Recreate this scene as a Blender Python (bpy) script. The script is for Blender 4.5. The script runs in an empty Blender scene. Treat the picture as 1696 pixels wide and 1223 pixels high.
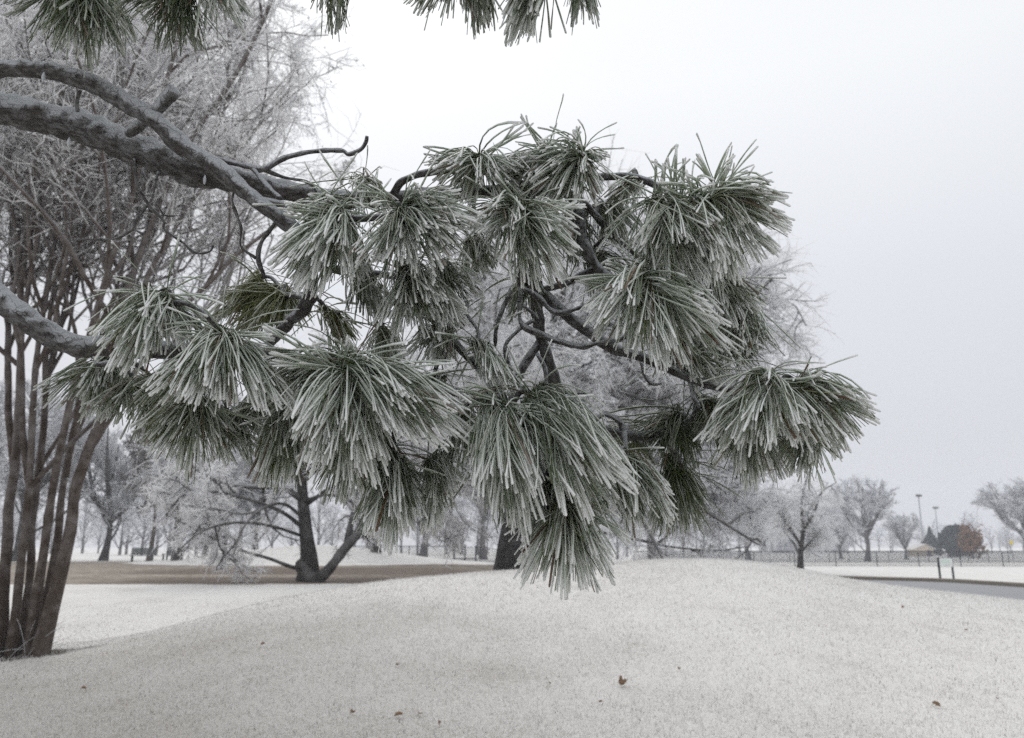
import bpy, math, random
import numpy as np

# ------------------------------------------------------------------ camera / sky / light
W0, H0, FPX = 1696.0, 1223.0, 1331.0
HORIZON = 907.0
PITCH = math.atan((HORIZON - H0 / 2) / FPX)
CAM = np.array([0.0, 0.0, 1.6])
scene = bpy.context.scene
cam_d = bpy.data.cameras.new('camera')
cam_d.sensor_width = 36.0
cam_d.lens = FPX / W0 * 36.0
cam_d.clip_start = 0.05
cam_d.clip_end = 6000
cam_d.dof.use_dof = True
cam_d.dof.focus_distance = 1.55
cam_d.dof.aperture_fstop = cam_d.lens / 1000 / 0.0042     # about a 4 mm pupil
cam = bpy.data.objects.new('camera', cam_d)
scene.collection.objects.link(cam)
cam.location = CAM
cam.rotation_euler = (math.pi / 2 + PITCH, 0, 0)
scene.camera = cam

SUN_EL, SUN_AZ = 52.0, -25.0          # degrees; azimuth from +Y towards +X
world = bpy.data.worlds.new('World')
scene.world = world
world.use_nodes = True
wn, wl = world.node_tree.nodes, world.node_tree.links
wn.clear()
w_out = wn.new('ShaderNodeOutputWorld')
w_bg = wn.new('ShaderNodeBackground'); w_bg.inputs['Strength'].default_value = 0.1
w_sky = wn.new('ShaderNodeTexSky'); w_sky.sky_type = 'NISHITA'; w_sky.sun_disc = False
w_sky.sun_elevation = math.radians(SUN_EL); w_sky.sun_rotation = math.radians(SUN_AZ)
w_sky.air_density = 1.0; w_sky.dust_density = 6.0
w_co = wn.new('ShaderNodeTexCoord')
w_sep = wn.new('ShaderNodeSeparateXYZ'); wl.new(w_co.outputs['Generated'], w_sep.inputs[0])
w_ramp = wn.new('ShaderNodeValToRGB'); wl.new(w_sep.outputs['Z'], w_ramp.inputs[0])
cr = w_ramp.color_ramp
cr.elements[0].position = 0.0; cr.elements[0].color = (0.66, 0.665, 0.70, 1)
cr.elements[1].position = 1.0; cr.elements[1].color = (0.93, 0.95, 0.97, 1)
for p, c in ((0.12, (0.66, 0.67, 0.715, 1)), (0.30, (0.72, 0.74, 0.79, 1)), (0.52, (0.89, 0.91, 0.935, 1))):
    e = cr.elements.new(p); e.color = c
w_noise = wn.new('ShaderNodeTexNoise'); w_noise.inputs['Scale'].default_value = 1.3; w_noise.inputs['Detail'].default_value = 3
wl.new(w_co.outputs['Generated'], w_noise.inputs['Vector'])
w_mr = wn.new('ShaderNodeMapRange'); w_mr.inputs['To Min'].default_value = 9.4; w_mr.inputs['To Max'].default_value = 10.6
wl.new(w_noise.outputs['Fac'], w_mr.inputs['Value'])
w_mul = wn.new('ShaderNodeVectorMath'); w_mul.operation = 'SCALE'
wl.new(w_ramp.outputs['Color'], w_mul.inputs[0]); wl.new(w_mr.outputs['Result'], w_mul.inputs['Scale'])
w_hs = wn.new('ShaderNodeHueSaturation'); w_hs.inputs['Saturation'].default_value = 0.25
wl.new(w_sky.outputs['Color'], w_hs.inputs['Color'])
w_mix = wn.new('ShaderNodeMix'); w_mix.data_type = 'RGBA'; w_mix.inputs['Factor'].default_value = 0.9
wl.new(w_hs.outputs['Color'], w_mix.inputs['A']); wl.new(w_mul.outputs['Vector'], w_mix.inputs['B'])
wl.new(w_mix.outputs['Result'], w_bg.inputs['Color'])
wl.new(w_bg.outputs[0], w_out.inputs['Surface'])

sun_d = bpy.data.lights.new('sun', 'SUN'); sun_d.energy = 0.6; sun_d.angle = math.radians(35)
sun_d.color = (1.0, 0.97, 0.93)
sun = bpy.data.objects.new('sun', sun_d); scene.collection.objects.link(sun)
sun.rotation_euler = (math.radians(90 - SUN_EL), 0, math.radians(180 - SUN_AZ))
sun.location = (0, 0, 30)
scene.view_settings.view_transform = 'Standard'
scene.view_settings.look = 'None'
scene.view_settings.exposure = 0.12
scene.view_settings.gamma = 1.0
scene.view_settings.use_curve_mapping = False
scene.cycles.use_denoising = False
scene.cycles.use_adaptive_sampling = False
scene.cycles.max_bounces = 6
scene.cycles.diffuse_bounces = 4
scene.cycles.volume_bounces = 2
scene.cycles.transparent_max_bounces = 8

RNG = np.random.default_rng(7)
random.seed(7)
CPH, SPH = math.cos(PITCH), math.sin(PITCH)
FW = np.array([0, CPH, SPH]); UP = np.array([0, -SPH, CPH]); RT = np.array([1.0, 0, 0])

def P(px, py, d):
    """point seen at photo pixel (px,py), d metres deep along the lens axis"""
    px, py, d = np.asarray(px, float), np.asarray(py, float), np.asarray(d, float)
    a = (px - W0 / 2) / FPX; b = (H0 / 2 - py) / FPX
    return CAM + d[..., None] * (FW + a[..., None] * RT + b[..., None] * UP)

def Y(px, py, D):
    """point at photo pixel (px,py) standing D metres north of the camera"""
    a = (px - W0 / 2) / FPX; b = (H0 / 2 - py) / FPX
    v = FW + a * RT + b * UP
    return CAM + v * (D / v[1])

# ------------------------------------------------------------------ mesh helpers
def mk_mesh(name, verts, faces, mats, attrs=None, smooth=True, mat_idx=None):
    """faces: list of int arrays (n,k)"""
    me = bpy.data.meshes.new(name)
    verts = np.ascontiguousarray(verts, np.float32)
    me.vertices.add(len(verts)); me.vertices.foreach_set('co', verts.ravel())
    faces = [np.asarray(f, np.int32) for f in faces if len(f)]
    nl = sum(f.size for f in faces); npoly = sum(len(f) for f in faces)
    me.loops.add(nl); me.polygons.add(npoly)
    me.loops.foreach_set('vertex_index', np.concatenate([f.ravel() for f in faces]))
    tot = np.concatenate([np.full(len(f), f.shape[1], np.int32) for f in faces])
    start = np.concatenate([[0], np.cumsum(tot)[:-1]]).astype(np.int32)
    me.polygons.foreach_set('loop_start', start)
    me.polygons.foreach_set('use_smooth', np.full(npoly, smooth, bool))
    if mat_idx is not None:
        me.polygons.foreach_set('material_index', np.asarray(mat_idx, np.int32))
    for k, v in (attrs or {}).items():
        v = np.asarray(v, np.float32)
        if v.ndim == 1:
            a = me.attributes.new(k, 'FLOAT', 'POINT'); a.data.foreach_set('value', v)
        else:
            a = me.attributes.new(k, 'FLOAT_VECTOR', 'POINT'); a.data.foreach_set('vector', v.ravel())
    for m in (mats if isinstance(mats, (list, tuple)) else [mats]):
        me.materials.append(m)
    me.update(calc_edges=True)
    me.validate()
    return me

def link(name, data, parent=None, loc=(0, 0, 0)):
    o = bpy.data.objects.new(name, data)
    scene.collection.objects.link(o)
    o.parent = parent
    o.location = loc
    return o

def tag(o, label=None, cat=None, group=None, kind=None):
    if label: o['label'] = label
    if cat: o['category'] = cat
    if group: o['group'] = group
    if kind: o['kind'] = kind
    return o

def root(name, loc, label, cat, group=None):
    o = link(name, None, None, tuple(loc))
    o.empty_display_size = 0.2
    return tag(o, label, cat, group)

def copy_tree(o, parent=None):
    c = o.copy(); scene.collection.objects.link(c); c.parent = parent
    for ch in list(o.children):
        copy_tree(ch, c)
    return c

def norm(v):
    return v / np.maximum(np.linalg.norm(v, axis=-1, keepdims=True), 1e-9)

def tubes(paths, radii, sides=6, squash=None):
    """paths (N,K,3), radii (N,K) -> verts, quads, ring parameter t, angle"""
    N, K, _ = paths.shape
    tang = np.empty_like(paths)
    tang[:, 1:-1] = paths[:, 2:] - paths[:, :-2]
    tang[:, 0] = paths[:, 1] - paths[:, 0]; tang[:, -1] = paths[:, -1] - paths[:, -2]
    tang = norm(tang)
    ref = np.where(np.abs(tang[:, 0, 2:3]) > 0.9, np.array([[1.0, 0, 0]]), np.array([[0, 0, 1.0]]))
    u = norm(np.cross(ref, tang[:, 0]))
    us = np.empty_like(paths)
    for k in range(K):
        u = norm(u - tang[:, k] * np.sum(u * tang[:, k], -1, keepdims=True))
        us[:, k] = u
    vs = np.cross(tang, us)
    ang = np.arange(sides) / sides * 2 * math.pi
    ca, sa = np.cos(ang), np.sin(ang)
    off = us[:, :, None] * ca[None, None, :, None] + vs[:, :, None] * sa[None, None, :, None]
    v = paths[:, :, None] + off * radii[:, :, None, None]
    i = np.arange(N)[:, None, None] * K * sides + np.arange(K - 1)[None, :, None] * sides
    j = np.arange(sides)[None, None]; jn = (j + 1) % sides
    q = np.stack(np.broadcast_arrays(i + j, i + jn, i + sides + jn, i + sides + j), -1).reshape(-1, 4)
    return v.reshape(-1, 3), q

def ring_attr(a, sides):
    return np.repeat(np.asarray(a).reshape(-1), sides)

def catmull(pts, n):
    pts = np.asarray(pts, float)
    p = np.vstack([2 * pts[0] - pts[1], pts, 2 * pts[-1] - pts[-2]])
    seg = len(pts) - 1
    t = np.linspace(0, seg, n); i = np.minimum(t.astype(int), seg - 1); f = (t - i)[:, None]
    p0, p1, p2, p3 = p[i], p[i + 1], p[i + 2], p[i + 3]
    return 0.5 * (2 * p1 + (p2 - p0) * f + (2 * p0 - 5 * p1 + 4 * p2 - p3) * f ** 2 + (3 * p1 - p0 - 3 * p2 + p3) * f ** 3)

class Boxes:
    """collects boxes into one mesh"""
    def __init__(self): self.v, self.q, self.n = [], [], 0
    def box(self, c, s, rz=0.0, rx=0.0):
        c = np.asarray(c, float); s = np.asarray(s, float) / 2
        p = np.array([[x, y, z] for x in (-1, 1) for y in (-1, 1) for z in (-1, 1)], float) * s
        if rx:
            y, z = p[:, 1].copy(), p[:, 2].copy()
            p[:, 1] = y * math.cos(rx) - z * math.sin(rx); p[:, 2] = y * math.sin(rx) + z * math.cos(rx)
        if rz:
            x, y = p[:, 0].copy(), p[:, 1].copy()
            p[:, 0] = x * math.cos(rz) - y * math.sin(rz); p[:, 1] = x * math.sin(rz) + y * math.cos(rz)
        self.v.append(p + c)
        f = np.array([[0, 1, 3, 2], [4, 6, 7, 5], [0, 4, 5, 1], [2, 3, 7, 6], [0, 2, 6, 4], [1, 5, 7, 3]])
        self.q.append(f + self.n); self.n += 8
        return self
    def mesh(self, name, mat):
        return mk_mesh(name, np.vstack(self.v), [np.vstack(self.q)], mat, smooth=False)

def bar(a, b, r, sides=8, taper=1.0):
    """closed round bar from a to b"""
    a, b = np.asarray(a, float), np.asarray(b, float)
    d = b - a
    path = np.array([a, a, b, b])[None]
    path[0, 0] -= d * 1e-4; path[0, 3] += d * 1e-4
    return tubes(path, np.array([[1e-4, r, r * taper, 1e-4]]), sides)

# ------------------------------------------------------------------ materials
def new_mat(name):
    m = bpy.data.materials.new(name); m.use_nodes = True
    nt = m.node_tree
    b = nt.nodes['Principled BSDF']
    return m, nt, b

def nd(nt, kind, **kw):
    n = nt.nodes.new(kind)
    for k, v in kw.items():
        if k in n.inputs: n.inputs[k].default_value = v
        else: setattr(n, k, v)
    return n

def attr(nt, name):
    n = nt.nodes.new('ShaderNodeAttribute'); n.attribute_name = name
    return n

def math_n(nt, op, a, b=None, clamp=False):
    n = nt.nodes.new('ShaderNodeMath'); n.operation = op; n.use_clamp = clamp
    for i, v in enumerate((a, b)):
        if v is None: continue
        if isinstance(v, (int, float)): n.inputs[i].default_value = v
        else: nt.links.new(v, n.inputs[i])
    return n.outputs[0]

def mixc(nt, fac, a, b):
    n = nt.nodes.new('ShaderNodeMix'); n.data_type = 'RGBA'
    for s, v in (('Factor', fac), ('A', a), ('B', b)):
        if isinstance(v, (int, float)): n.inputs[s].default_value = v
        elif isinstance(v, tuple): n.inputs[s].default_value = v if len(v) == 4 else v + (1,)
        else: nt.links.new(v, n.inputs[s])
    return n.outputs['Result']

def sstep(nt, val, lo, hi):
    n = nt.nodes.new('ShaderNodeMapRange'); n.interpolation_type = 'SMOOTHSTEP'
    n.inputs['From Min'].default_value = lo; n.inputs['From Max'].default_value = hi
    nt.links.new(val, n.inputs['Value'])
    return n.outputs['Result']

def up_facing(nt):
    g = nt.nodes.new('ShaderNodeNewGeometry'); s = nt.nodes.new('ShaderNodeSeparateXYZ')
    nt.links.new(g.outputs['Normal'], s.inputs[0])
    return s.outputs['Z']

def noise(nt, scale, detail=3, vec=None, rough=0.55):
    n = nt.nodes.new('ShaderNodeTexNoise')
    n.inputs['Scale'].default_value = scale; n.inputs['Detail'].default_value = detail; n.inputs['Roughness'].default_value = rough
    if vec is not None: nt.links.new(vec, n.inputs['Vector'])
    else:
        c = nt.nodes.new('ShaderNodeTexCoord'); nt.links.new(c.outputs['Object'], n.inputs['Vector'])
    return n.outputs['Fac']

def mat_needle():
    m, nt, b = new_mat('iced_pine_needle'); L = nt.links
    t = attr(nt, 't').outputs['Fac']; fr = attr(nt, 'fr').outputs['Fac']; hue = attr(nt, 'hue').outputs['Fac']
    green = mixc(nt, hue, (0.032, 0.060, 0.011), (0.155, 0.165, 0.028))
    green = mixc(nt, sstep(nt, hue, 0.93, 1.0), green, (0.115, 0.062, 0.030))
    nz = up_facing(nt)
    k = math_n(nt, 'ADD', noise(nt, 45, 3), math_n(nt, 'MULTIPLY', nz, 0.35), clamp=True)
    ice = mixc(nt, sstep(nt, k, 0.25, 0.95), (0.40, 0.455, 0.355), (0.74, 0.765, 0.73))
    tip = mixc(nt, sstep(nt, t, 0.70, 1.0), ice, (0.84, 0.85, 0.835))
    f = math_n(nt, 'ADD', t, math_n(nt, 'MULTIPLY', math_n(nt, 'SUBTRACT', noise(nt, 28, 3), 0.5), 0.9))
    f = math_n(nt, 'ADD', math_n(nt, 'MULTIPLY', sstep(nt, f, -0.06, 0.55), 0.95), math_n(nt, 'MULTIPLY', math_n(nt, 'MAXIMUM', nz, 0.0), 0.34))
    f = math_n(nt, 'MULTIPLY', f, fr, clamp=True)
    L.new(mixc(nt, f, green, tip), b.inputs['Base Color'])
    b.inputs['Roughness'].default_value = 0.45
    b.inputs['Specular IOR Level'].default_value = 0.3
    bmp = nd(nt, 'ShaderNodeBump', Strength=0.35, Distance=0.001)
    L.new(noise(nt, 420, 2), bmp.inputs['Height']); L.new(bmp.outputs[0], b.inputs['Normal'])
    return m

def mat_limb():
    m, nt, b = new_mat('snow_crusted_pine_bark'); L = nt.links
    pc = attr(nt, 'pc').outputs['Vector']; sn = attr(nt, 'snow').outputs['Fac']
    mp = nt.nodes.new('ShaderNodeMapping'); mp.inputs['Scale'].default_value = (0.42, 1, 1); L.new(pc, mp.inputs['Vector'])
    wob = nt.nodes.new('ShaderNodeTexNoise'); wob.inputs['Scale'].default_value = 40; wob.inputs['Detail'].default_value = 3; L.new(pc, wob.inputs['Vector'])
    av = nt.nodes.new('ShaderNodeVectorMath'); av.operation = 'MULTIPLY_ADD'; av.inputs[1].default_value = (0.035, 0.03, 0.03)
    L.new(wob.outputs['Color'], av.inputs[0]); L.new(mp.outputs[0], av.inputs[2])
    vo = nt.nodes.new('ShaderNodeTexVoronoi'); vo.feature = 'DISTANCE_TO_EDGE'; vo.inputs['Scale'].default_value = 70
    L.new(av.outputs[0], vo.inputs['Vector'])
    crack = math_n(nt, 'ADD', sstep(nt, vo.outputs['Distance'], 0.0, 0.10), math_n(nt, 'MULTIPLY', noise(nt, 30, 3, pc), 0.55), clamp=True)
    n1 = noise(nt, 120, 5, mp.outputs[0], 0.65); n2 = noise(nt, 20, 5, pc, 0.6); n3 = noise(nt, 300, 3, pc)
    bark = mixc(nt, crack, (0.016, 0.013, 0.012), mixc(nt, n1, (0.012, 0.010, 0.009), (0.075, 0.064, 0.057)))
    bark = mixc(nt, math_n(nt, 'MULTIPLY', sstep(nt, math_n(nt, 'ADD', n1, math_n(nt, 'MULTIPLY', n2, 0.7)), 0.74, 1.10), 0.50), bark, (0.24, 0.245, 0.25))
    f = math_n(nt, 'ADD', up_facing(nt), math_n(nt, 'MULTIPLY', math_n(nt, 'SUBTRACT', n2, 0.5), 0.9))
    f = math_n(nt, 'ADD', f, math_n(nt, 'MULTIPLY', math_n(nt, 'SUBTRACT', crack, 0.7), 0.25))
    f = math_n(nt, 'ADD', f, math_n(nt, 'MULTIPLY', math_n(nt, 'SUBTRACT', sn, 1.0), 0.8))
    f = sstep(nt, f, -0.16, 0.44)
    snow = mixc(nt, n1, (0.27, 0.28, 0.295), (0.47, 0.485, 0.505))
    L.new(mixc(nt, f, bark, snow), b.inputs['Base Color'])
    b.inputs['Roughness'].default_value = 0.8
    h = math_n(nt, 'ADD', math_n(nt, 'MULTIPLY', crack, 0.45), math_n(nt, 'MULTIPLY', n1, 0.8))
    h = math_n(nt, 'ADD', h, math_n(nt, 'MULTIPLY', f, 0.6))
    bmp = nd(nt, 'ShaderNodeBump', Strength=0.8, Distance=0.004)
    L.new(h, bmp.inputs['Height']); L.new(bmp.outputs[0], b.inputs['Normal'])
    return m

def mat_tree(name, bark_a, bark_b, frost, scale=6.0, upw=0.45):
    """bark that carries frost: attribute fr says how much of the wood is coated"""
    m, nt, b = new_mat(name); L = nt.links
    fr = attr(nt, 'fr').outputs['Fac']
    n = noise(nt, scale, 3)
    bark = mixc(nt, n, bark_a, bark_b)
    f = math_n(nt, 'ADD', fr, math_n(nt, 'MULTIPLY', up_facing(nt), math_n(nt, 'MULTIPLY', sstep(nt, fr, 0.0, 0.3), upw)))
    f = math_n(nt, 'ADD', f, math_n(nt, 'MULTIPLY', math_n(nt, 'SUBTRACT', n, 0.5), 0.35), clamp=True)
    L.new(mixc(nt, f, bark, frost), b.inputs['Base Color'])
    b.inputs['Roughness'].default_value = 0.85
    return m

def mat_plain(name, a, bcol=None, scale=8.0, rough=0.7, bump=0.0, metallic=0.0, detail=4):
    m, nt, b = new_mat(name)
    n = noise(nt, scale, detail)
    nt.links.new(mixc(nt, n, a, bcol or tuple(x * 0.8 for x in a)), b.inputs['Base Color'])
    b.inputs['Roughness'].default_value = rough; b.inputs['Metallic'].default_value = metallic
    if bump:
        bm = nd(nt, 'ShaderNodeBump', Strength=0.6, Distance=bump)
        nt.links.new(noise(nt, scale * 4, 3), bm.inputs['Height']); nt.links.new(bm.outputs[0], b.inputs['Normal'])
    return m

def mat_ground():
    m, nt, b = new_mat('frosted_lawn'); L = nt.links
    bare = attr(nt, 'bare').outputs['Fac']; lit_shade = attr(nt, 'litter_shade').outputs['Fac']; strip = attr(nt, 'strip').outputs['Fac']; thin = attr(nt, 'thin').outputs['Fac']
    g = nt.nodes.new('ShaderNodeNewGeometry').outputs['Position']
    fine = noise(nt, 55, 4, g, 0.7); mid = noise(nt, 7, 4, g); big = noise(nt, 0.6, 3, g)
    white = mixc(nt, mid, (0.72, 0.70, 0.67), (0.84, 0.83, 0.81))
    soil = mixc(nt, noise(nt, 200, 2, g), (0.13, 0.10, 0.075), (0.36, 0.31, 0.25))
    f = math_n(nt, 'ADD', fine, math_n(nt, 'MULTIPLY', math_n(nt, 'SUBTRACT', big, 0.5), 0.38))
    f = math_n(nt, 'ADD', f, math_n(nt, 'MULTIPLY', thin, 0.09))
    soil2 = mixc(nt, 0.45, soil, white)
    c = mixc(nt, sstep(nt, f, 0.55, 0.66), white, soil2)
    c = mixc(nt, math_n(nt, 'MULTIPLY', thin, 0.40), c, (0.28, 0.25, 0.21))  # less rime, and canopy shade painted into the lawn colour
    straw = mixc(nt, sstep(nt, noise(nt, 1.6, 6, g, 0.7), 0.36, 0.64), (0.19, 0.155, 0.12), (0.40, 0.355, 0.305))
    straw = mixc(nt, math_n(nt, 'MULTIPLY', strip, 0.9), straw, mixc(nt, noise(nt, 2, 5, g), (0.06, 0.045, 0.036), (0.19, 0.15, 0.12)))
    fb = math_n(nt, 'ADD', bare, math_n(nt, 'MULTIPLY', math_n(nt, 'SUBTRACT', noise(nt, 0.9, 6, g, 0.7), 0.5), 1.3))
    c = mixc(nt, sstep(nt, fb, 0.35, 0.65), c, straw)
    fl = math_n(nt, 'ADD', lit_shade, math_n(nt, 'MULTIPLY', math_n(nt, 'SUBTRACT', noise(nt, 9, 4, g), 0.5), 0.9))
    c = mixc(nt, sstep(nt, fl, 0.38, 0.8), c, (0.06, 0.045, 0.035))  # dead-leaf brown, with shade painted into the same dark colour
    L.new(c, b.inputs['Base Color'])
    b.inputs['Roughness'].default_value = 0.9; b.inputs['Specular IOR Level'].default_value = 0.2
    bmp = nd(nt, 'ShaderNodeBump', Strength=0.5, Distance=0.03)
    L.new(fine, bmp.inputs['Height']); L.new(bmp.outputs[0], b.inputs['Normal'])
    return m

def mat_grass():
    m, nt, b = new_mat('rimed_grass_blade'); L = nt.links
    t = attr(nt, 't').outputs['Fac']; h = attr(nt, 'hue').outputs['Fac']
    straw = mixc(nt, h, (0.20, 0.165, 0.12), (0.44, 0.40, 0.33))
    rime = mixc(nt, h, (0.60, 0.585, 0.56), (0.87, 0.865, 0.85))
    f = sstep(nt, math_n(nt, 'ADD', t, math_n(nt, 'MULTIPLY', h, 0.45)), 0.02, 0.5)
    L.new(mixc(nt, attr(nt, 'dark').outputs['Fac'], mixc(nt, f, straw, rime), (0.07, 0.052, 0.04)), b.inputs['Base Color'])
    b.inputs['Roughness'].default_value = 0.8; b.inputs['Specular IOR Level'].default_value = 0.2
    return m

def mat_rime(name, a, b_):
    m, nt, b = new_mat(name); L = nt.links
    col = mixc(nt, noise(nt, 1.7, 4), a, b_)
    L.new(col, b.inputs['Base Color']); b.inputs['Roughness'].default_value = 0.7; b.inputs['Specular IOR Level'].default_value = 0.2
    tr = nt.nodes.new('ShaderNodeBsdfTranslucent'); L.new(col, tr.inputs['Color'])
    mx = nt.nodes.new('ShaderNodeMixShader'); mx.inputs[0].default_value = 0.45
    L.new(b.outputs[0], mx.inputs[1]); L.new(tr.outputs[0], mx.inputs[2])
    L.new(mx.outputs[0], nt.nodes['Material Output'].inputs['Surface'])
    return m
M_RIME = mat_rime('white_rime', (0.80, 0.80, 0.81), (0.93, 0.93, 0.935))
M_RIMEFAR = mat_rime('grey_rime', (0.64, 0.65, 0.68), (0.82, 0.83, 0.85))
M_NEEDLE, M_LIMB, M_GROUND, M_GRASS = mat_needle(), mat_limb(), mat_ground(), mat_grass()
FROST = (0.84, 0.845, 0.865)
M_MYRTLE = mat_tree('crape_myrtle_wood', (0.028, 0.018, 0.013), (0.090, 0.064, 0.048), FROST)
M_OAK = mat_tree('dark_oak_wood', (0.010, 0.008, 0.007), (0.036, 0.030, 0.026), FROST, 3)
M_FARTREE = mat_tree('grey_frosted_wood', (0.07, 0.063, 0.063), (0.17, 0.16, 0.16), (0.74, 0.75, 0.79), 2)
M_CEDAR = mat_tree('russet_cedar_foliage', (0.055, 0.042, 0.034), (0.12, 0.095, 0.078), (0.50, 0.49, 0.50), 1.2)
M_LEAFBROWN = mat_plain('dead_oak_leaf', (0.30, 0.145, 0.06), (0.12, 0.065, 0.035), 3)
M_EVERGREEN = mat_plain('dark_evergreen_leaf', (0.018, 0.028, 0.030), (0.045, 0.06, 0.06), 2)
M_ASPHALT = mat_plain('frosted_asphalt', (0.22, 0.222, 0.235), (0.29, 0.292, 0.305), 2.5, 0.6, 0.004)
M_KERB = mat_plain('kerb_concrete', (0.13, 0.11, 0.085), (0.24, 0.21, 0.17), 3, 0.85, 0.006)
M_METAL = mat_plain('dark_fence_metal', (0.015, 0.018, 0.022), (0.03, 0.033, 0.04), 5, 0.5, 0, 0.4)
M_WIRE = mat_plain('galvanised_wire', (0.05, 0.055, 0.065), (0.09, 0.095, 0.11), 5, 0.5, 0, 0.3)
M_SIGN = mat_plain('sign_white', (0.74, 0.76, 0.74), (0.66, 0.70, 0.68), 6, 0.5)
M_SIGNGREEN = mat_plain('sign_green_print', (0.52, 0.66, 0.58), (0.60, 0.70, 0.64), 9, 0.5)
M_SIGNINK = mat_plain('sign_ink', (0.25, 0.30, 0.29), (0.34, 0.38, 0.37), 9, 0.5)
M_GALV = mat_plain('galvanised_pole', (0.26, 0.27, 0.29), (0.34, 0.35, 0.37), 4, 0.5, 0, 0.2)
M_CREAM = mat_plain('cream_siding', (0.55, 0.47, 0.36), (0.62, 0.54, 0.43), 4)
M_ROOF = mat_plain('snowy_shingles', (0.42, 0.40, 0.38), (0.62, 0.61, 0.60), 3)
M_BLOCK = mat_plain('grey_building_wall', (0.20, 0.20, 0.22), (0.27, 0.27, 0.29), 0.2)
M_GLASS = mat_plain('dark_window', (0.06, 0.07, 0.085), (0.10, 0.11, 0.13), 2, 0.2)
M_YELLOW = mat_plain('yellow_sign_face', (0.75, 0.55, 0.03), (0.80, 0.62, 0.06), 4, 0.5)
M_BENCH = mat_plain('weathered_green_bench', (0.045, 0.055, 0.055), (0.09, 0.10, 0.10), 4)
M_DRYLEAF = mat_plain('fallen_leaf', (0.16, 0.09, 0.05), (0.32, 0.21, 0.13), 40, 0.7)
M_ICE = mat_plain('grey_ice', (0.40, 0.42, 0.44), (0.52, 0.54, 0.56), 60, 0.3)

# ------------------------------------------------------------------ ground
_tab = [(-500, 8.0, 1185), (-250, 9.5, 1130), (0, 11.2, 1090), (160, 11.8, 1068), (240, 12.3, 1053), (340, 12.9, 1024), (400, 13.5, 1008),
        (490, 14.5, 987), (640, 15.6, 964), (860, 17.2, 945), (1000, 18.5, 933), (1100, 19.0, 926.5), (1180, 19.2, 925.5),
        (1250, 19.2, 930), (1325, 19.0, 942), (1400, 18.8, 959), (1500, 18.2, 974), (1600, 17.5, 987), (1696, 16.8, 1000),
        (1900, 15.0, 1035), (2200, 12.5, 1110)]
_th, _rc, _zc = [], [], []
for px, D, py in _tab:
    q = Y(px, py, D); _th.append(math.atan2(q[0], q[1])); _rc.append(math.hypot(q[0], q[1])); _zc.append(q[2])
_thd = np.linspace(-1.35, 1.35, 700)
def _smooth(v, w=17):
    k = np.hanning(w + 2)[1:-1]; k /= k.sum()
    return np.convolve(np.pad(v, w // 2, mode='edge'), k, 'valid')
_fade = np.clip((1.3 - np.abs(_thd)) / 0.55, 0, 1) ** 1.0
_rcd = _smooth(np.interp(_thd, _th, _rc)); _zcd = _smooth(np.interp(_thd, _th, _zc)) * np.minimum(_fade, 1)

def ss(x, a, b):
    u = np.clip((x - a) / (b - a), 0, 1); return u * u * (3 - 2 * u)

def vnoise(x, y, s, seed):
    """cheap smooth value noise"""
    r = np.random.default_rng(seed); out = 0
    for k in range(6):
        a = r.uniform(0, 2 * math.pi); ph = r.uniform(0, 6.28); f = s * (0.6 + 0.28 * k)
        out = out + np.sin((x * math.cos(a) + y * math.sin(a)) * f + ph) / (1 + 0.5 * k)
    return out / 3.2

def height(x, y):
    x = np.asarray(x, float); y = np.asarray(y, float)
    th = np.arctan2(x, y); r = np.hypot(x, y)
    rc = np.interp(th, _thd, _rcd); zc = np.interp(th, _thd, _zcd, left=0, right=0)
    u = np.clip((r - 1.5) / (rc - 1.5), 0, 1)
    front = 0.5 - 0.5 * np.cos(math.pi * u)
    v = np.clip((r - rc) / (3.4 + 6.1 * ss(th, -0.42, 0.0)), 0, 1)
    m = zc * np.where(r < rc, front, 0.5 + 0.5 * np.cos(math.pi * v))
    base = 0.45 * ss(y, 15, 26) * ss(-x, -1.5, 5.0)
    hx = Y(500, 905, 60)[0]
    hill = 1.35 * np.exp(-((x - hx) / 8.0) ** 2 - ((y - 64) / 6.0) ** 2)
    far = 0.0
    bump = 0.012 * vnoise(x, y, 1.6, 3) * ss(r, 2, 6) * (1 - ss(r, 25, 40))
    return m + base + hill + far + bump

def ground_hit(px, py):
    a = (px - W0 / 2) / FPX; b = (H0 / 2 - py) / FPX
    v = FW + a * RT + b * UP
    t = np.linspace(2, 140, 14000)
    q = CAM + v * t[:, None]
    k = np.argmax(q[:, 2] <= height(q[:, 0], q[:, 1]))
    return q[k]

def thin_frost_shade(x, y):
    """thinner rime plus painted-in shade under the pine's and the myrtle's canopies"""
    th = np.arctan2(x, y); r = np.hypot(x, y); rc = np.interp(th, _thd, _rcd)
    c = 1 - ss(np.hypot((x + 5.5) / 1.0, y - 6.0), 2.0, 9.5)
    return np.clip(c * np.where(r < rc - 0.1, 1.0, 0.35), 0, 1)

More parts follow.
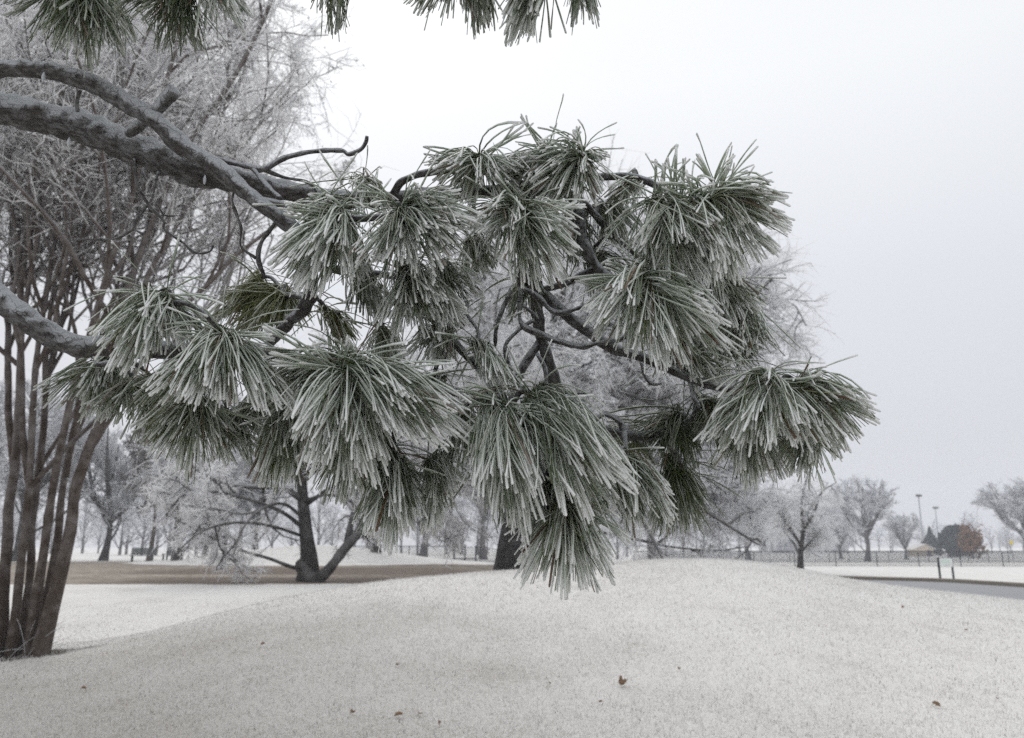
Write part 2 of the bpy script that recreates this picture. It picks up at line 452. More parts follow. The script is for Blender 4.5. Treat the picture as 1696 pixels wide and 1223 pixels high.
def build_ground():
    th = np.concatenate([np.linspace(-math.pi, -0.8, 60, endpoint=False), np.linspace(-0.8, 0.8, 250, endpoint=False),
                         np.linspace(0.8, math.pi, 60, endpoint=False)])
    r = np.concatenate([[0.0], np.geomspace(0.6, 4, 14, endpoint=False), np.geomspace(4, 100, 165, endpoint=False), np.geomspace(100, 3500, 30)])
    T, Rr = np.meshgrid(th, r)
    X, Yy = Rr * np.sin(T), Rr * np.cos(T)
    Z = height(X, Yy)
    n, mth = len(r), len(th)
    v = np.stack([X, Yy, Z], -1).reshape(-1, 3)
    i = np.arange(n - 1)[:, None] * mth; j = np.arange(mth)[None]; jn = (j + 1) % mth
    q = np.stack(np.broadcast_arrays(i + j, i + mth + j, i + mth + jn, i + jn), -1).reshape(-1, 4)
    x, y = v[:, 0], v[:, 1]
    w = vnoise(x, y * 2, 0.35, 11) * 1.2
    bare = ss(y + w, 25.8, 27.2) * (1 - ss(y, 62, 72)) * (1 - ss(x, -1.0, 2.5)) * ss(x, -60, -40)
    hx = Y(500, 905, 60)[0]
    bare = bare * (1 - ss(np.exp(-((x - hx) / 9.0) ** 2 - ((y - 64) / 8.0) ** 2), 0.05, 0.16))
    strip = np.maximum(ss(y + w * .3, 26.5, 27.5) * (1 - ss(y + w * .6, 31.5, 33.5)) * ss(x, -15.5, -12), ss(y + w, 35.5, 37) * (1 - ss(y + w, 46, 51)) * ss(x, -21, -15.5))
    strip = np.maximum(strip, 0.6 * ss(x, -11, -5))
    # dead leaves and painted-in shade round the crape myrtle's foot, trailing along the fold of the mound
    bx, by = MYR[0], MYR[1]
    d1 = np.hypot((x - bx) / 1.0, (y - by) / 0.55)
    lit_shade = 1.0 - ss(d1, 0.35, 1.1)
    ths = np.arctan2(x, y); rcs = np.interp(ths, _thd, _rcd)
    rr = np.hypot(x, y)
    lit_shade = np.maximum(lit_shade, 0.70 * np.exp(-((rr - rcs + 0.30) / 0.38) ** 2) * ss(ths, -0.75, -0.60) * (1 - ss(ths, -0.50, -0.36)))
    thin = thin_frost_shade(x, y)  # rime loss together with painted canopy shade
    me = mk_mesh('ground', v, [q], M_GROUND, {'thin': thin, 'bare': bare, 'litter_shade': lit_shade, 'strip': strip})
    o = link('ground', me)
    tag(o, 'frost-covered white lawn swelling into a low mound', None, None, 'structure')

MYR = Y(38, 1084, 11.3); MYR[2] = height(MYR[0], MYR[1])
build_ground()

def build_grass(n=290000):
    th = RNG.uniform(-0.72, 0.72, n)
    r = np.exp(RNG.uniform(math.log(4.6), math.log(23), n))
    x, y = r * np.sin(th), r * np.cos(th)
    # clumps
    cl = vnoise(x, y, 9, 5) + RNG.normal(0, 0.5, n)
    keep = cl > -0.75
    x, y, r = x[keep], y[keep], r[keep]; n = len(x)
    z = height(x, y)
    Lh = RNG.uniform(0.018, 0.05, n) * (1 + 0.25 * vnoise(x, y, 3, 8)); wd = RNG.uniform(0.0016, 0.0034, n) * np.clip(r / 8, 1, 2.2)
    a = RNG.uniform(0, 6.283, n); lean = RNG.uniform(0.2, 1.1, n)
    dx, dy = np.cos(a), np.sin(a)
    b0 = np.stack([x - dy * wd, y + dx * wd, z - 0.004], -1); b1 = np.stack([x + dy * wd, y - dx * wd, z - 0.004], -1)
    tip = np.stack([x + dx * Lh * np.sin(lean), y + dy * Lh * np.sin(lean), z + Lh * np.cos(lean)], -1)
    v = np.stack([b0, b1, tip], 1).reshape(-1, 3)
    f = np.arange(3 * n).reshape(-1, 3)
    t = np.tile([0.0, 0.0, 1.0], n); hue = np.repeat(RNG.random(n) * (1 - 0.55 * thin_frost_shade(x, y)), 3)  # blades duller where rime thins and canopy shade is painted in
    me = mk_mesh('frosted_grass', v, [f], M_GRASS, {'t': t, 'hue': hue, 'dark': np.repeat((RNG.random(n) < 0.02 + 0.03 * (vnoise(x, y, 2.2, 17) > 0.5)).astype(float), 3)}, smooth=False)
    tag(link('frosted_grass', me), 'short rime-white grass covering the near mound', 'grass', None, 'stuff')
build_grass()

# ------------------------------------------------------------------ road with kerb
def build_road():
    far = [(1120, 30.5), (1200, 37), (1290, 41.2), (1370, 42.4), (1450, 40.8), (1557, 38.6), (1620, 36.2), (1696, 33.4), (1800, 29.5), (1950, 24.5), (2150, 19.5)]
    c = np.array([Y(px, 960, D)[:2] for px, D in far])
    c = catmull(np.c_[c, np.zeros(len(c))], 90)[:, :2]
    t = norm(np.gradient(c, axis=0)); nrm = np.stack([t[:, 1], -t[:, 0]], -1)      # towards the camera
    n = len(c)
    def strip(offs, zs, name, mat):
        rows = [np.c_[c + nrm * o, height(c[:, 0], c[:, 1]) * 0 + z] for o, z in zip(offs, zs)]
        v = np.stack(rows, 1).reshape(-1, 3); k = len(offs)
        i = np.arange(n - 1)[:, None] * k; j = np.arange(k - 1)[None]
        q = np.stack(np.broadcast_arrays(i + j, i + j + 1, i + k + j + 1, i + k + j), -1).reshape(-1, 4)
        return mk_mesh(name, v, [q], mat, smooth=False)
    tag(link('road', strip([0.0, 2.4, 4.8], [0.030, 0.045, 0.030], 'road', M_ASPHALT)), 'pale grey asphalt park road curving past the mound', None, None, 'structure')
    k = link('kerb', strip([-0.32, -0.30, -0.02, 0.02, 0.03], [-0.05, 0.19, 0.19, 0.16, 0.0], 'kerb', M_KERB))
    tag(k, 'tan concrete kerb along the far side of the road', None, None, 'structure')
build_road()

# ------------------------------------------------------------------ tree growing
def grow(paths, radii, n, u0, lr, ang, K, trop, wig, rmin, rr, rng, len_jit=0.35, u1=1.0, flat=0.0):
    """children of every branch: paths (N,K,3) -> (N*n, K, 3)"""
    N, Kp, _ = paths.shape
    seg = np.linalg.norm(np.diff(paths, axis=1), axis=-1); plen = seg.sum(1)
    u = (np.arange(n)[None] + rng.random((N, n))) / n * (u1 - u0) + u0
    f = u * (Kp - 1); i = np.minimum(f.astype(int), Kp - 2); w = (f - i)[..., None]
    idx = np.arange(N)[:, None]
    p = paths[idx, i] * (1 - w) + paths[idx, i + 1] * w
    tg = norm(paths[idx, i + 1] - paths[idx, i])
    pr = radii[idx, i] * (1 - w[..., 0]) + radii[idx, i + 1] * w[..., 0]
    rv = rng.normal(size=(N, n, 3)); rv[..., 2] *= (1 - flat)
    pv = norm(rv - tg * np.sum(rv * tg, -1, keepdims=True))
    a = ang * (1 + 0.35 * rng.normal(size=(N, n, 1)))
    d = norm(tg * np.cos(a) + pv * np.sin(a))
    ln = plen[:, None] * lr * (1.15 - 0.55 * u) * (1 + len_jit * rng.normal(size=(N, n))).clip(0.3, 2)
    r0 = np.maximum(np.minimum(pr * 0.75, ln * rr), rmin)
    M = N * n
    p = p.reshape(M, 3); d = d.reshape(M, 3); ln = ln.reshape(M); r0 = r0.reshape(M)
    out = np.empty((M, K, 3)); out[:, 0] = p
    for k in range(1, K):
        d = norm(d + wig * rng.normal(size=(M, 3)) + np.array([0, 0, trop]))
        p = p + d * (ln / (K - 1))[:, None]
        out[:, k] = p
    rad = r0[:, None] * np.linspace(1, 0.45, K)[None]
    return out, np.maximum(rad, rmin * 0.6)

def tube_group(groups, sides_list, fr_list, origin):
    """several (paths, radii) levels -> one vertex set with frost attribute"""
    V, Q, F, n = [], [], [], 0
    for (p, r), s, fr in zip(groups, sides_list, fr_list):
        if len(p) == 0: continue
        v, q = tubes(p - origin, r, s)
        V.append(v); Q.append(q + n); n += len(v)
        k = np.linspace(0, 1, p.shape[1])
        F.append(np.broadcast_to((fr[0] + (fr[1] - fr[0]) * k)[None, :, None], (p.shape[0], p.shape[1], s)).reshape(-1))
    return np.vstack(V), np.vstack(Q), np.concatenate(F)

def ribbons(paths, width, rng, origin, taper=0.35):
    """flat feathers of rime along the finest twiglets"""
    N, K, _ = paths.shape
    d = norm(paths[:, -1] - paths[:, 0]); side = norm(np.cross(d, rng.normal(size=(N, 3))))
    w = width * rng.uniform(0.6, 1.3, N)[:, None] * np.linspace(1, taper, K)[None]
    a = paths - origin - side[:, None] * w[..., None]; b = paths - origin + side[:, None] * w[..., None]
    v = np.stack([a, b], 2).reshape(-1, 3)
    i = np.arange(N)[:, None] * K * 2 + np.arange(K - 1)[None] * 2
    q = np.stack([i, i + 1, i + 3, i + 2], -1).reshape(-1, 4)
    return v, q

_hull_rng = np.random.default_rng(99)
def in_hull(paths, c, s, s_low=None, jit=True):
    q = (paths[:, -1] - c) * (_hull_rng.uniform(0.85, 1.10, (len(paths), 1)) if jit else 1.08)
    sz = np.where(q[:, 2] < 0, s_low or s[2], s[2])
    return (q[:, 0] / s[0]) ** 2 + (q[:, 1] / s[1]) ** 2 + (q[:, 2] / sz) ** 2 < 1

def sub(g, keep): return g[0][keep], g[1][keep]

# --- crape myrtle, many stems, close on the left
def build_myrtle():
    rng = np.random.default_rng(21)
    stems = [
        [(0, 1092), (8, 930), (22, 780), (32, 620), (25, 430), (5, 220), (-20, 0)],
        [(18, 1090), (32, 930), (46, 800), (54, 650), (74, 480), (105, 300), (150, 90), (190, -120)],
        [(34, 1086), (54, 905), (66, 780), (86, 640), (112, 500), (145, 350), (188, 170)],
        [(48, 1082), (76, 905), (90, 800), (112, 680), (152, 540), (195, 400), (245, 240), (300, 60), (350, -120)],
        [(66, 1070), (112, 900), (131, 800), (160, 715), (198, 650), (220, 520), (258, 400), (335, 250), (430, 110), (500, -40)],
        [(58, 1078), (95, 905), (110, 790), (136, 690), (180, 560), (230, 430), (303, 320), (405, 220), (500, 130)],
        [(-12, 1090), (-14, 950), (-20, 800), (-30, 650), (-50, 450), (-90, 200)],
        # forks higher up
        [(131, 800), (152, 735), (187, 680), (240, 570), (330, 465), (430, 380), (530, 310)],
        [(66, 780), (73, 680), (80, 550), (104, 400), (150, 250), (205, 40), (260, -130)],
        [(46, 800), (40, 700), (36, 560), (60, 400), (100, 220), (150, 20)],
        [(110, 790), (126, 700), (165, 600), (205, 470), (270, 350), (350, 200), (400, 60)],
        [(22, 780), (9, 640), (10, 500), (40, 350), (60, 180), (80, -40)]]
    dep = [11.4, 11.2, 11.5, 11.2, 11.1, 11.4, 11.1, 11.05, 11.55, 11.1, 11.5, 11.35]
    out = [-0.6, -0.9, 0.8, -1.2, -0.3, 1.4, -1.3, 0.4, 1.5, -1.0, 1.8, 0.6]
    rad0 = [0.075, 0.052, 0.05, 0.055, 0.082, 0.048, 0.06, 0.05, 0.04, 0.04, 0.042, 0.045]
    base = MYR
    r = root('crape_myrtle', base, 'frosted many-stemmed crape myrtle tree with smooth brown trunks at the left edge', 'tree')
    K = 16; paths, radii = [], []
    for s, d, o, r0 in zip(stems, dep, out, rad0):
        m = len(s)
        pts = np.array([Y(px, py, d + o * (k / (m - 1)) ** 1.5) for k, (px, py) in enumerate(s)])
        if s[0][1] > 1000: pts[0, 2] = height(pts[0, 0], pts[0, 1]) - 0.05
        p = catmull(pts, K); wb = np.cumsum(rng.normal(0, 0.028, (K, 3)) * [1, 1, 0], 0); wb -= wb[0]
        p = p + wb * np.linspace(0, 1, K)[:, None] ** 0.5; paths.append(p)
        u = np.linspace(0, 1, K)
        radii.append(r0 * (0.95 + (0.45 if s[0][1] > 1000 else -0.25) * np.exp(-u * 30)) * (1 - 0.80 * u ** 0.8) + 0.012)
    paths, radii = np.array(paths), np.array(radii)
    for p, rd in zip(paths, radii):
        pp = catmull(p, 40); rr = np.interp(np.linspace(0, 1, 40), np.linspace(0, 1, K), rd) * (1 + 0.05 * rng.normal(size=40))
        v, q, f = tube_group([(pp[None], rr[None])], [12], [(0.0, 0.18)], base)
        link('stem', mk_mesh('stem', v, [q], M_MYRTLE, {'fr': f}), r)
    g0 = (paths, radii)
    c = Y(150, 120, 11.4); hs = np.array([5.0, 4.0, 4.5])
    g1 = grow(*g0, 14, 0.26, 0.44, 0.55, 9, 0.05, 0.16, 0.014, 0.020, rng)
    g1 = sub(g1, in_hull(g1[0], c, hs, 3.6, False))
    g2 = grow(*g1, 7, 0.2, 0.50, 0.65, 6, 0.03, 0.22, 0.009, 0.016, rng)
    g2 = sub(g2, in_hull(g2[0], c, hs, 3.6, False))
    g3 = grow(*g2, 8, 0.12, 0.46, 0.75, 4, -0.02, 0.32, 0.0065, 0.014, rng)
    g3 = sub(g3, in_hull(g3[0], c, hs * 1.04, 3.7))
    vis = lambda g: sub(g, (g[0][:, 0, 0] > MYR[0] - 1.7) & (g[0][:, 0, 2] < 10.9))
    g3 = vis(g3)
    g4 = grow(*g3, 12, 0.08, 0.50, 0.9, 3, -0.05, 0.34, 0.0068, 0.02, rng)
    e = g4[0][:, -1]; d = norm(g4[0][:, -1] - g4[0][:, -2]); pick = rng.random(len(e)) < 0.05
    e, d = e[pick], d[pick]
    pod = np.stack([e, e + d * 0.025, e + d * 0.050], 1) + 0.0
    podr = np.tile([0.006, 0.020, 0.002], (len(e), 1)) * rng.uniform(0.6, 1.25, (len(e), 1))
    for nm, gs, sd, fr in (('branch', [g1], [7], [(0.02, 0.30)]), ('crown', [g2, g3], [5, 3], [(0.15, 0.60), (0.60, 0.95)]),
                           ('seed_heads', [(pod, podr)], [3], [(1, 1)])):
        v, q, f = tube_group(gs, sd, fr, base)
        o = link(nm, mk_mesh(nm, v, [q], M_MYRTLE, {'fr': f}), r)
        if nm != 'crown': o['kind'] = 'stuff'
    zz = g4[0][:, -1, 2]; xx = g4[0][:, -1, 0]
    rimed = rng.random(len(zz)) < 0.22 + 0.75 * np.maximum(ss(zz, 5.6, 8.2), ss(xx, MYR[0] + 1.8, MYR[0] + 3.6))
    v, q = ribbons(g4[0][~rimed], 0.0060, rng, base)
    link('bare_twigs', mk_mesh('bare_twigs', v, [q], M_MYRTLE, {'fr': np.full(len(v), 0.12)}), r)['kind'] = 'stuff'
    v, q = ribbons(g4[0][rimed], 0.0078, rng, base)
    link('rime_twigs', mk_mesh('rime_twigs', v, [q], M_RIME), r)['kind'] = 'stuff'
    # thin suckers and dead grass at the foot
    n = 11
    st = np.c_[rng.normal(0.12, 0.28, n), rng.normal(-0.15, 0.15, n), np.zeros(n)] + base
    st[:, 2] = height(st[:, 0], st[:, 1]) - 0.02
    dr = norm(np.c_[rng.normal(0.15, 0.5, n), rng.normal(0, 0.4, n), np.ones(n)]); ln = rng.uniform(0.25, 0.75, n)
    pth = np.stack([st + dr * (ln * u)[:, None] + np.c_[dr[:, :2] * (ln * 0.5 * u * u)[:, None], -(ln * 0.25 * u * u)] for u in np.linspace(0, 1, 6)], 1)
    v, q, f = tube_group([(pth, np.tile(np.linspace(0.005, 0.002, 6), (n, 1)))], [4], [(0.2, 0.8)], base)
    link('suckers', mk_mesh('suckers', v, [q], M_MYRTLE, {'fr': f}), r)['kind'] = 'stuff'
build_myrtle()

# --- generic deciduous tree with optional explicit limbs
def build_tree(name, base, trunk_pts, trunk_r, limbs, hull, levels, mat, label, cat='tree', group=None, seed=1, fr0=0.0, flare=0.8, hull_low=None, tw=1.0, frs=None, rime=None):
    rng = np.random.default_rng(seed)
    base = np.asarray(base, float)
    r = root(name, base, label, cat, group)
    K = 12
    tp = catmull(np.asarray(trunk_pts), K); u = np.linspace(0, 1, K)
    trd = trunk_r * ((1 - 0.65 * u) + flare * np.exp(-u * 9))
    tp0 = catmull(tp, 30); tr0 = np.interp(np.linspace(0, 1, 30), u, trd)
    v, q, f = tube_group([(tp0[None], tr0[None])], [14], [(fr0, fr0 + 0.03)], base)
    h = 1 + 0.05 * np.sin(np.arange(14) * 2.4)[None, :, None] * np.ones((30, 1, 1))
    v = ((v.reshape(30, 14, 3) - (tp0 - base)[:, None]) * h + (tp0 - base)[:, None]).reshape(-1, 3)
    link('trunk', mk_mesh('trunk', v, [q], mat, {'fr': f}), r)
    lp, lrd = [], []
    for pts, ra, rb in limbs:
        p = catmull(np.asarray(pts), K); lp.append(p); lrd.append(np.linspace(ra, rb, K))
        pp = catmull(p, 24)
        rj = np.linspace(ra, rb, 24) * (1 + 0.06 * rng.normal(size=24)); rj[-1] = rb * 0.3
        v, q, f = tube_group([(pp[None], rj[None])], [9], [(fr0, fr0 + 0.14)], base)
        link('limb', mk_mesh('limb', v, [q], mat, {'fr': f}), r)
    gs = (tp[None], trd[None])
    P0, R0 = [tp], [trd]
    allp = (np.array([tp] + lp), np.array([trd] + lrd))
    groups, frl, sides = [], [], []
    g = None
    frs = frs or [(0.05, 0.25), (0.2, 0.5), (0.55, 0.85), (0.85, 1.0), (0.95, 1.0)]
    for i, (n, u0, lr, ang, k, trop, wig, rmin, rr) in enumerate(levels):
        src = allp if i == 0 else g
        g = grow(*src, n, u0, lr, ang, k, trop, wig, rmin * tw, rr, rng)
        if hull is not None: g = sub(g, in_hull(g[0], hull[0], hull[1] * (1 + 0.03 * i), hull_low, i > 1))
        groups.append(g); frl.append(frs[i]); sides.append(6 if i == 0 else (4 if i == 1 else 3))
    if rime:
        v, q = ribbons(groups[-1][0], levels[-1][7] * tw, rng, base)
        o = link('rime_twigs', mk_mesh('rime_twigs', v, [q], rime), r); o['kind'] = 'stuff'
        groups, sides, frl = groups[:-1], sides[:-1], frl[:-1]
    v, q, f = tube_group(groups, sides, frl, base)
    link('crown', mk_mesh('crown', v, [q], mat, {'fr': f}), r)
    return r

def gz(p): p = np.array(p, float); p[2] = height(p[0], p[1]); return p

# big oak in the middle, 30 m off, trunk behind the mound
D = 30.0
b = gz(Y(842, 950, D)); b[2] -= 0.1
S = FPX / 1.028 / D
T = lambda px, py, dy=0.0: Y(px, py, D + dy)
trunk = [b, T(845, 905), T(852, 850), T(862, 770), T(880, 680), T(900, 590), T(930, 480), T(960, 380)]
limbs = [([T(850, 860), T(900, 870, -1), T(980, 880, -2), T(1050, 893, -2.5), T(1110, 906, -3), T(1185, 912, -3), T(1240, 905, -3)], 0.075, 0.02),
         ([T(858, 800), T(930, 760, -1), T(1010, 745, -2), T(1100, 760, -2.5), T(1180, 800, -2.5), T(1250, 850, -2.5)], 0.24, 0.05),
         ([T(858, 790), T(940, 785, -3), T(1040, 795, -4), T(1130, 825, -4), T(1205, 870, -4), T(1260, 905, -4)], 0.15, 0.03),
         ([T(875, 700), T(950, 660, 1), T(1030, 635, 1), T(1120, 620, 1.5), T(1210, 600, 1), T(1290, 580, 1)], 0.24, 0.05),
         ([T(890, 640), T(940, 620, -1), T(1000, 640, -2), T(1060, 660, -3), T(1140, 700, -3)], 0.18, 0.05),
         ([T(860, 780), T(790, 730, -1), T(720, 700, -2), T(660, 720, -2), T(610, 780, -2)], 0.2, 0.04),
         ([T(885, 660), T(820, 560, 1), T(770, 450, 1), T(740, 340, 1), T(720, 270, 1)], 0.2, 0.04),
         ([T(905, 580), T(1000, 500), T(1100, 450, -1), T(1190, 430, -1), T(1260, 470, -1)], 0.18, 0.04),
         ([T(900, 600), T(1010, 560, 1), T(1130, 520, 1), T(1230, 500, 1), T(1300, 530, 1)], 0.18, 0.04),
         ([T(895, 610), T(960, 560, -2), T(1040, 540, -3), T(1120, 560, -3), T(1190, 610, -3)], 0.16, 0.04),
         ([T(870, 730), T(820, 640, -2), T(790, 560, -3), T(800, 480, -3)], 0.16, 0.04),
         ([T(855, 820), T(800, 800, 2), T(740, 820, 2), T(690, 870, 2)], 0.14, 0.03)]
build_tree('oak_tree', b, trunk, 0.40, limbs, (T(975, 590), np.array([9.4, 7.0, 8.6])),
           [(15, 0.13, 0.52, 0.75, 8, 0.02, 0.20, 0.045, 0.02), (9, 0.12, 0.54, 0.8, 6, -0.03, 0.26, 0.026, 0.016),
            (8, 0.10, 0.55, 0.8, 4, -0.06, 0.30, 0.018, 0.02), (15, 0.05, 0.55, 0.9, 2, -0.08, 0.30, 0.015, 0.02)],
           M_OAK, 'large frost-covered oak with dark flared trunk rising behind the mound', seed=5, hull_low=10.8, rime=M_RIME)

# tree with the limb that dips to the ground, left of centre
D = 29.0
b = gz(Y(512, 950, D)); b[2] -= 0.05
trunk = [b, T(512, 925), T(508, 890), T(503, 840), T(498, 770), T(490, 690), T(480, 600)]
limbs = [([T(500, 935), T(508, 953, -0.6), T(524, 960, -0.8), T(546, 942, -0.8), T(566, 915, -0.8), T(588, 890, -0.8), T(612, 878, -0.9), T(650, 850, -1), T(700, 800, -1)], 0.26, 0.07),
         ([T(505, 938), T(485, 940, -0.8), T(445, 925, -1.2), T(400, 912, -1.6), T(350, 890, -2), T(290, 860, -2)], 0.08, 0.025),
         ([T(508, 880), T(470, 850, -1), T(420, 830, -2), T(360, 815, -2.5), T(300, 820, -3)], 0.08, 0.025),
         ([T(503, 840), T(560, 800, -1), T(620, 780, -1), T(680, 790, -1)], 0.08, 0.025),
         ([T(500, 800), T(440, 740, 1), T(370, 700, 1), T(300, 690, 1)], 0.11, 0.03),
         ([T(506, 890), T(450, 872, -2), T(390, 866, -3.5), T(335, 880, -4), T(292, 915, -4)], 0.06, 0.02),
         ([T(504, 860), T(470, 835, -2), T(430, 845, -3.5), T(400, 880, -4), T(385, 925, -4)], 0.06, 0.02),
         ([T(502, 830), T(545, 820, -2), T(585, 835, -3), T(610, 875, -3)], 0.06, 0.02)]
build_tree('leaning_limb_tree', b, trunk, 0.29, limbs, (T(470, 760), np.array([5.6, 5.0, 4.8])),
           [(10, 0.50, 0.55, 0.7, 7, 0.0, 0.24, 0.035, 0.03), (6, 0.15, 0.5, 0.8, 6, -0.05, 0.30, 0.028, 0.03),
            (6, 0.12, 0.55, 0.8, 5, -0.05, 0.30, 0.020, 0.03), (19, 0.06, 0.58, 0.9, 2, -0.06, 0.30, 0.016, 0.03)],
           M_OAK, 'frosted tree with a low dark limb dipping to the ground in a curve', seed=9, hull_low=5.0, flare=0.6, rime=M_RIME)

# small weeping tree in front of the fence
D = 50.0
b = gz(Y(1325, 944, D))
trunk = [b, T(1326, 915), T(1330, 880), T(1328, 840), T(1333, 805), T(1338, 785)]
limbs = [([T(1327, 905), T(1312, 880), T(1296, 850), T(1285, 825)], 0.10, 0.03), ([T(1330, 880), T(1348, 850), T(1362, 815), T(1385, 800)], 0.10, 0.03),
         ([T(1326, 915), T(1345, 895), T(1358, 880)], 0.08, 0.03)]
build_tree('weeping_tree', b, trunk, 0.15, limbs, (T(1325, 850), np.array([3.1, 2.6, 2.6])),
           [(15, 0.10, 0.55, 0.8, 6, 0.02, 0.22, 0.03, 0.02), (9, 0.12, 0.7, 0.8, 5, -0.18, 0.24, 0.022, 0.016), (20, 0.05, 0.60, 0.8, 3, -0.22, 0.24, 0.020, 0.02)],
           M_OAK, 'small drooping frosted tree standing just in front of the fence', seed=31, hull_low=3.2, frs=[(0.1, 0.4), (0.4, 0.8), (0.8, 1)], rime=M_RIME)

def proto_tree(name, mat, seed, up=0.10, dens=(10, 7, 6, 8), trunk_frac=0.25, fr=None, tw=1.0, trunk_r=0.021, rime=M_RIMEFAR):
    """a 10 m tree at the origin, 4 m crown radius; placed copies are scaled to size"""
    Ht, hw = 10.0, 4.0
    b = np.zeros(3)
    tr = [b - [0, 0, .1], b + [0.02 * Ht, 0, Ht * 0.2], b + [0.0, 0, Ht * 0.45], b + [0.02 * Ht, 0, Ht * 0.8]]
    rng = np.random.default_rng(seed + 100)
    limbs = []
    for k in range(6):
        a = k * 1.05 + rng.uniform(-0.3, 0.3); z0 = Ht * (trunk_frac + 0.05 * (k % 3))
        e = np.array([math.cos(a) * hw * 0.6, math.sin(a) * hw * 0.6, Ht * rng.uniform(0.65, 0.9)])
        s = np.array([0.01 * Ht, 0, z0])
        limbs.append(([b + s, b + s * 0.55 + e * 0.45 + [e[0] * .1, e[1] * .1, -0.06 * Ht], b + e * 0.8, b + e], 0.016 * Ht, 0.004 * Ht))
    c = b + np.array([0, 0, Ht * 0.60])
    lv = [(dens[0], 0.12, 0.40, 0.65, 5, up, 0.16, 0.0032 * Ht, 0.016), (dens[1], 0.15, 0.5, 0.7, 4, up * 0.6, 0.2, 0.0024 * Ht, 0.016),
          (dens[2], 0.12, 0.55, 0.7, 3, up * 0.3, 0.22, 0.0024 * Ht, 0.016), (dens[3], 0.08, 0.75, 0.8, 2, 0.0, 0.26, 0.0022 * Ht, 0.016)]
    return build_tree(name, b, tr, trunk_r * Ht, limbs, (c, np.array([hw, hw, Ht * 0.40])), lv, mat, 'x', seed=seed, hull_low=Ht * 0.48, tw=tw, frs=fr, rime=rime)
PROTO_USED = set()
def far_tree(proto, px, py, top, D_, half_w, label, rz, group='frosted trees beyond the fence'):
    b = gz(Y(px, py, D_)); Ht = Y(px, top, D_)[2] - b[2]; hw = half_w * D_ / FPX
    r = proto if proto.name not in PROTO_USED else copy_tree(proto)
    PROTO_USED.add(proto.name)
    r.location = b; r.scale = (hw / 4.0, hw / 4.0, Ht / 10.0); r.rotation_euler.z = rz
    tag(r, label, 'tree', group)
FRL = [(0.05, 0.2), (0.2, 0.45), (0.45, 0.8), (0.7, 1.0)]
CED = [(0.0, 0.05), (0.0, 0.15), (0.0, 0.3), (0.05, 0.5)]
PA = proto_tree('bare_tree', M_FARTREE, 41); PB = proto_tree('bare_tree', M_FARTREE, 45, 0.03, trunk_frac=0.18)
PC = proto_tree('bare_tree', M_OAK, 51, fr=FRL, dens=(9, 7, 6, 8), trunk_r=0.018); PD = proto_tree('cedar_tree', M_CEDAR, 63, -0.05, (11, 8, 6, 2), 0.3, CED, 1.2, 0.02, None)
GL = 'trees in the sheltered grove on the left'
for args in (
    (PA, 1437, 932, 778, 98, 66, 'tall spreading frosted tree behind the fence, between the weeping tree and the light poles', 0.0),
    (PB, 1500, 922, 838, 112, 33, 'low dense frosted tree just left of the little cream hut', 0.4),
    (PA, 1706, 925, 780, 96, 80, 'broad frosted tree cut off by the right edge', 2.1),
    (PB, 1393, 922, 836, 118, 40, 'pale hazy frosted tree directly left of the tall spreading one', 1.9),
    (PB, 1240, 925, 790, 108, 66, 'pale frosted tree behind the weeping tree to its left', 3.3),
    (PC, 171, 927, 690, 72, 110, 'dark forked frosted tree beside the crape myrtle stems, on the straw grass', 0.0, GL),
    (PC, 338, 927, 720, 76, 80, 'slim frosted tree right of the two benches', 1.3, GL),
    (PC, 372, 929, 700, 78, 80, 'slim dark-trunked frosted tree next to the dipping limb', 2.6, GL),
    (PC, 425, 926, 700, 80, 90, 'frosted tree standing left of the snowy rise', 3.9, GL),
    (PC, 30, 930, 600, 70, 150, 'dim frosted tree seen between the crape myrtle stems', 5.2, GL),
    (PB, 700, 935, 700, 84, 100, 'pale frosted tree behind the fence, left of its gate', 0.7),
    (PA, 800, 935, 690, 88, 90, 'pale frosted tree behind the fence, right of its gate', 4.4),
    (PB, 965, 940, 560, 62, 170, 'pale frosted tree showing through the pine right of the oak trunk', 1.1),
    (PB, 1085, 940, 640, 66, 130, 'pale frosted tree beneath the right half of the pine bough', 2.9),
    (PC, 622, 940, 640, 62, 120, 'pale frosted tree right of the dipping limb', 2.2, GL),
    (PC, 292, 934, 600, 60, 120, 'frosted tree rising behind the two benches', 4.6, GL),
    (PD, 247, 929, 640, 68, 66, 'shaggy brown-leaved cedar behind the bench', 0.0, GL),
    (PD, 395, 927, 690, 88, 70, 'shaggy dark cedar behind the slim frosted trees', 1.7, GL)):
    far_tree(*args)

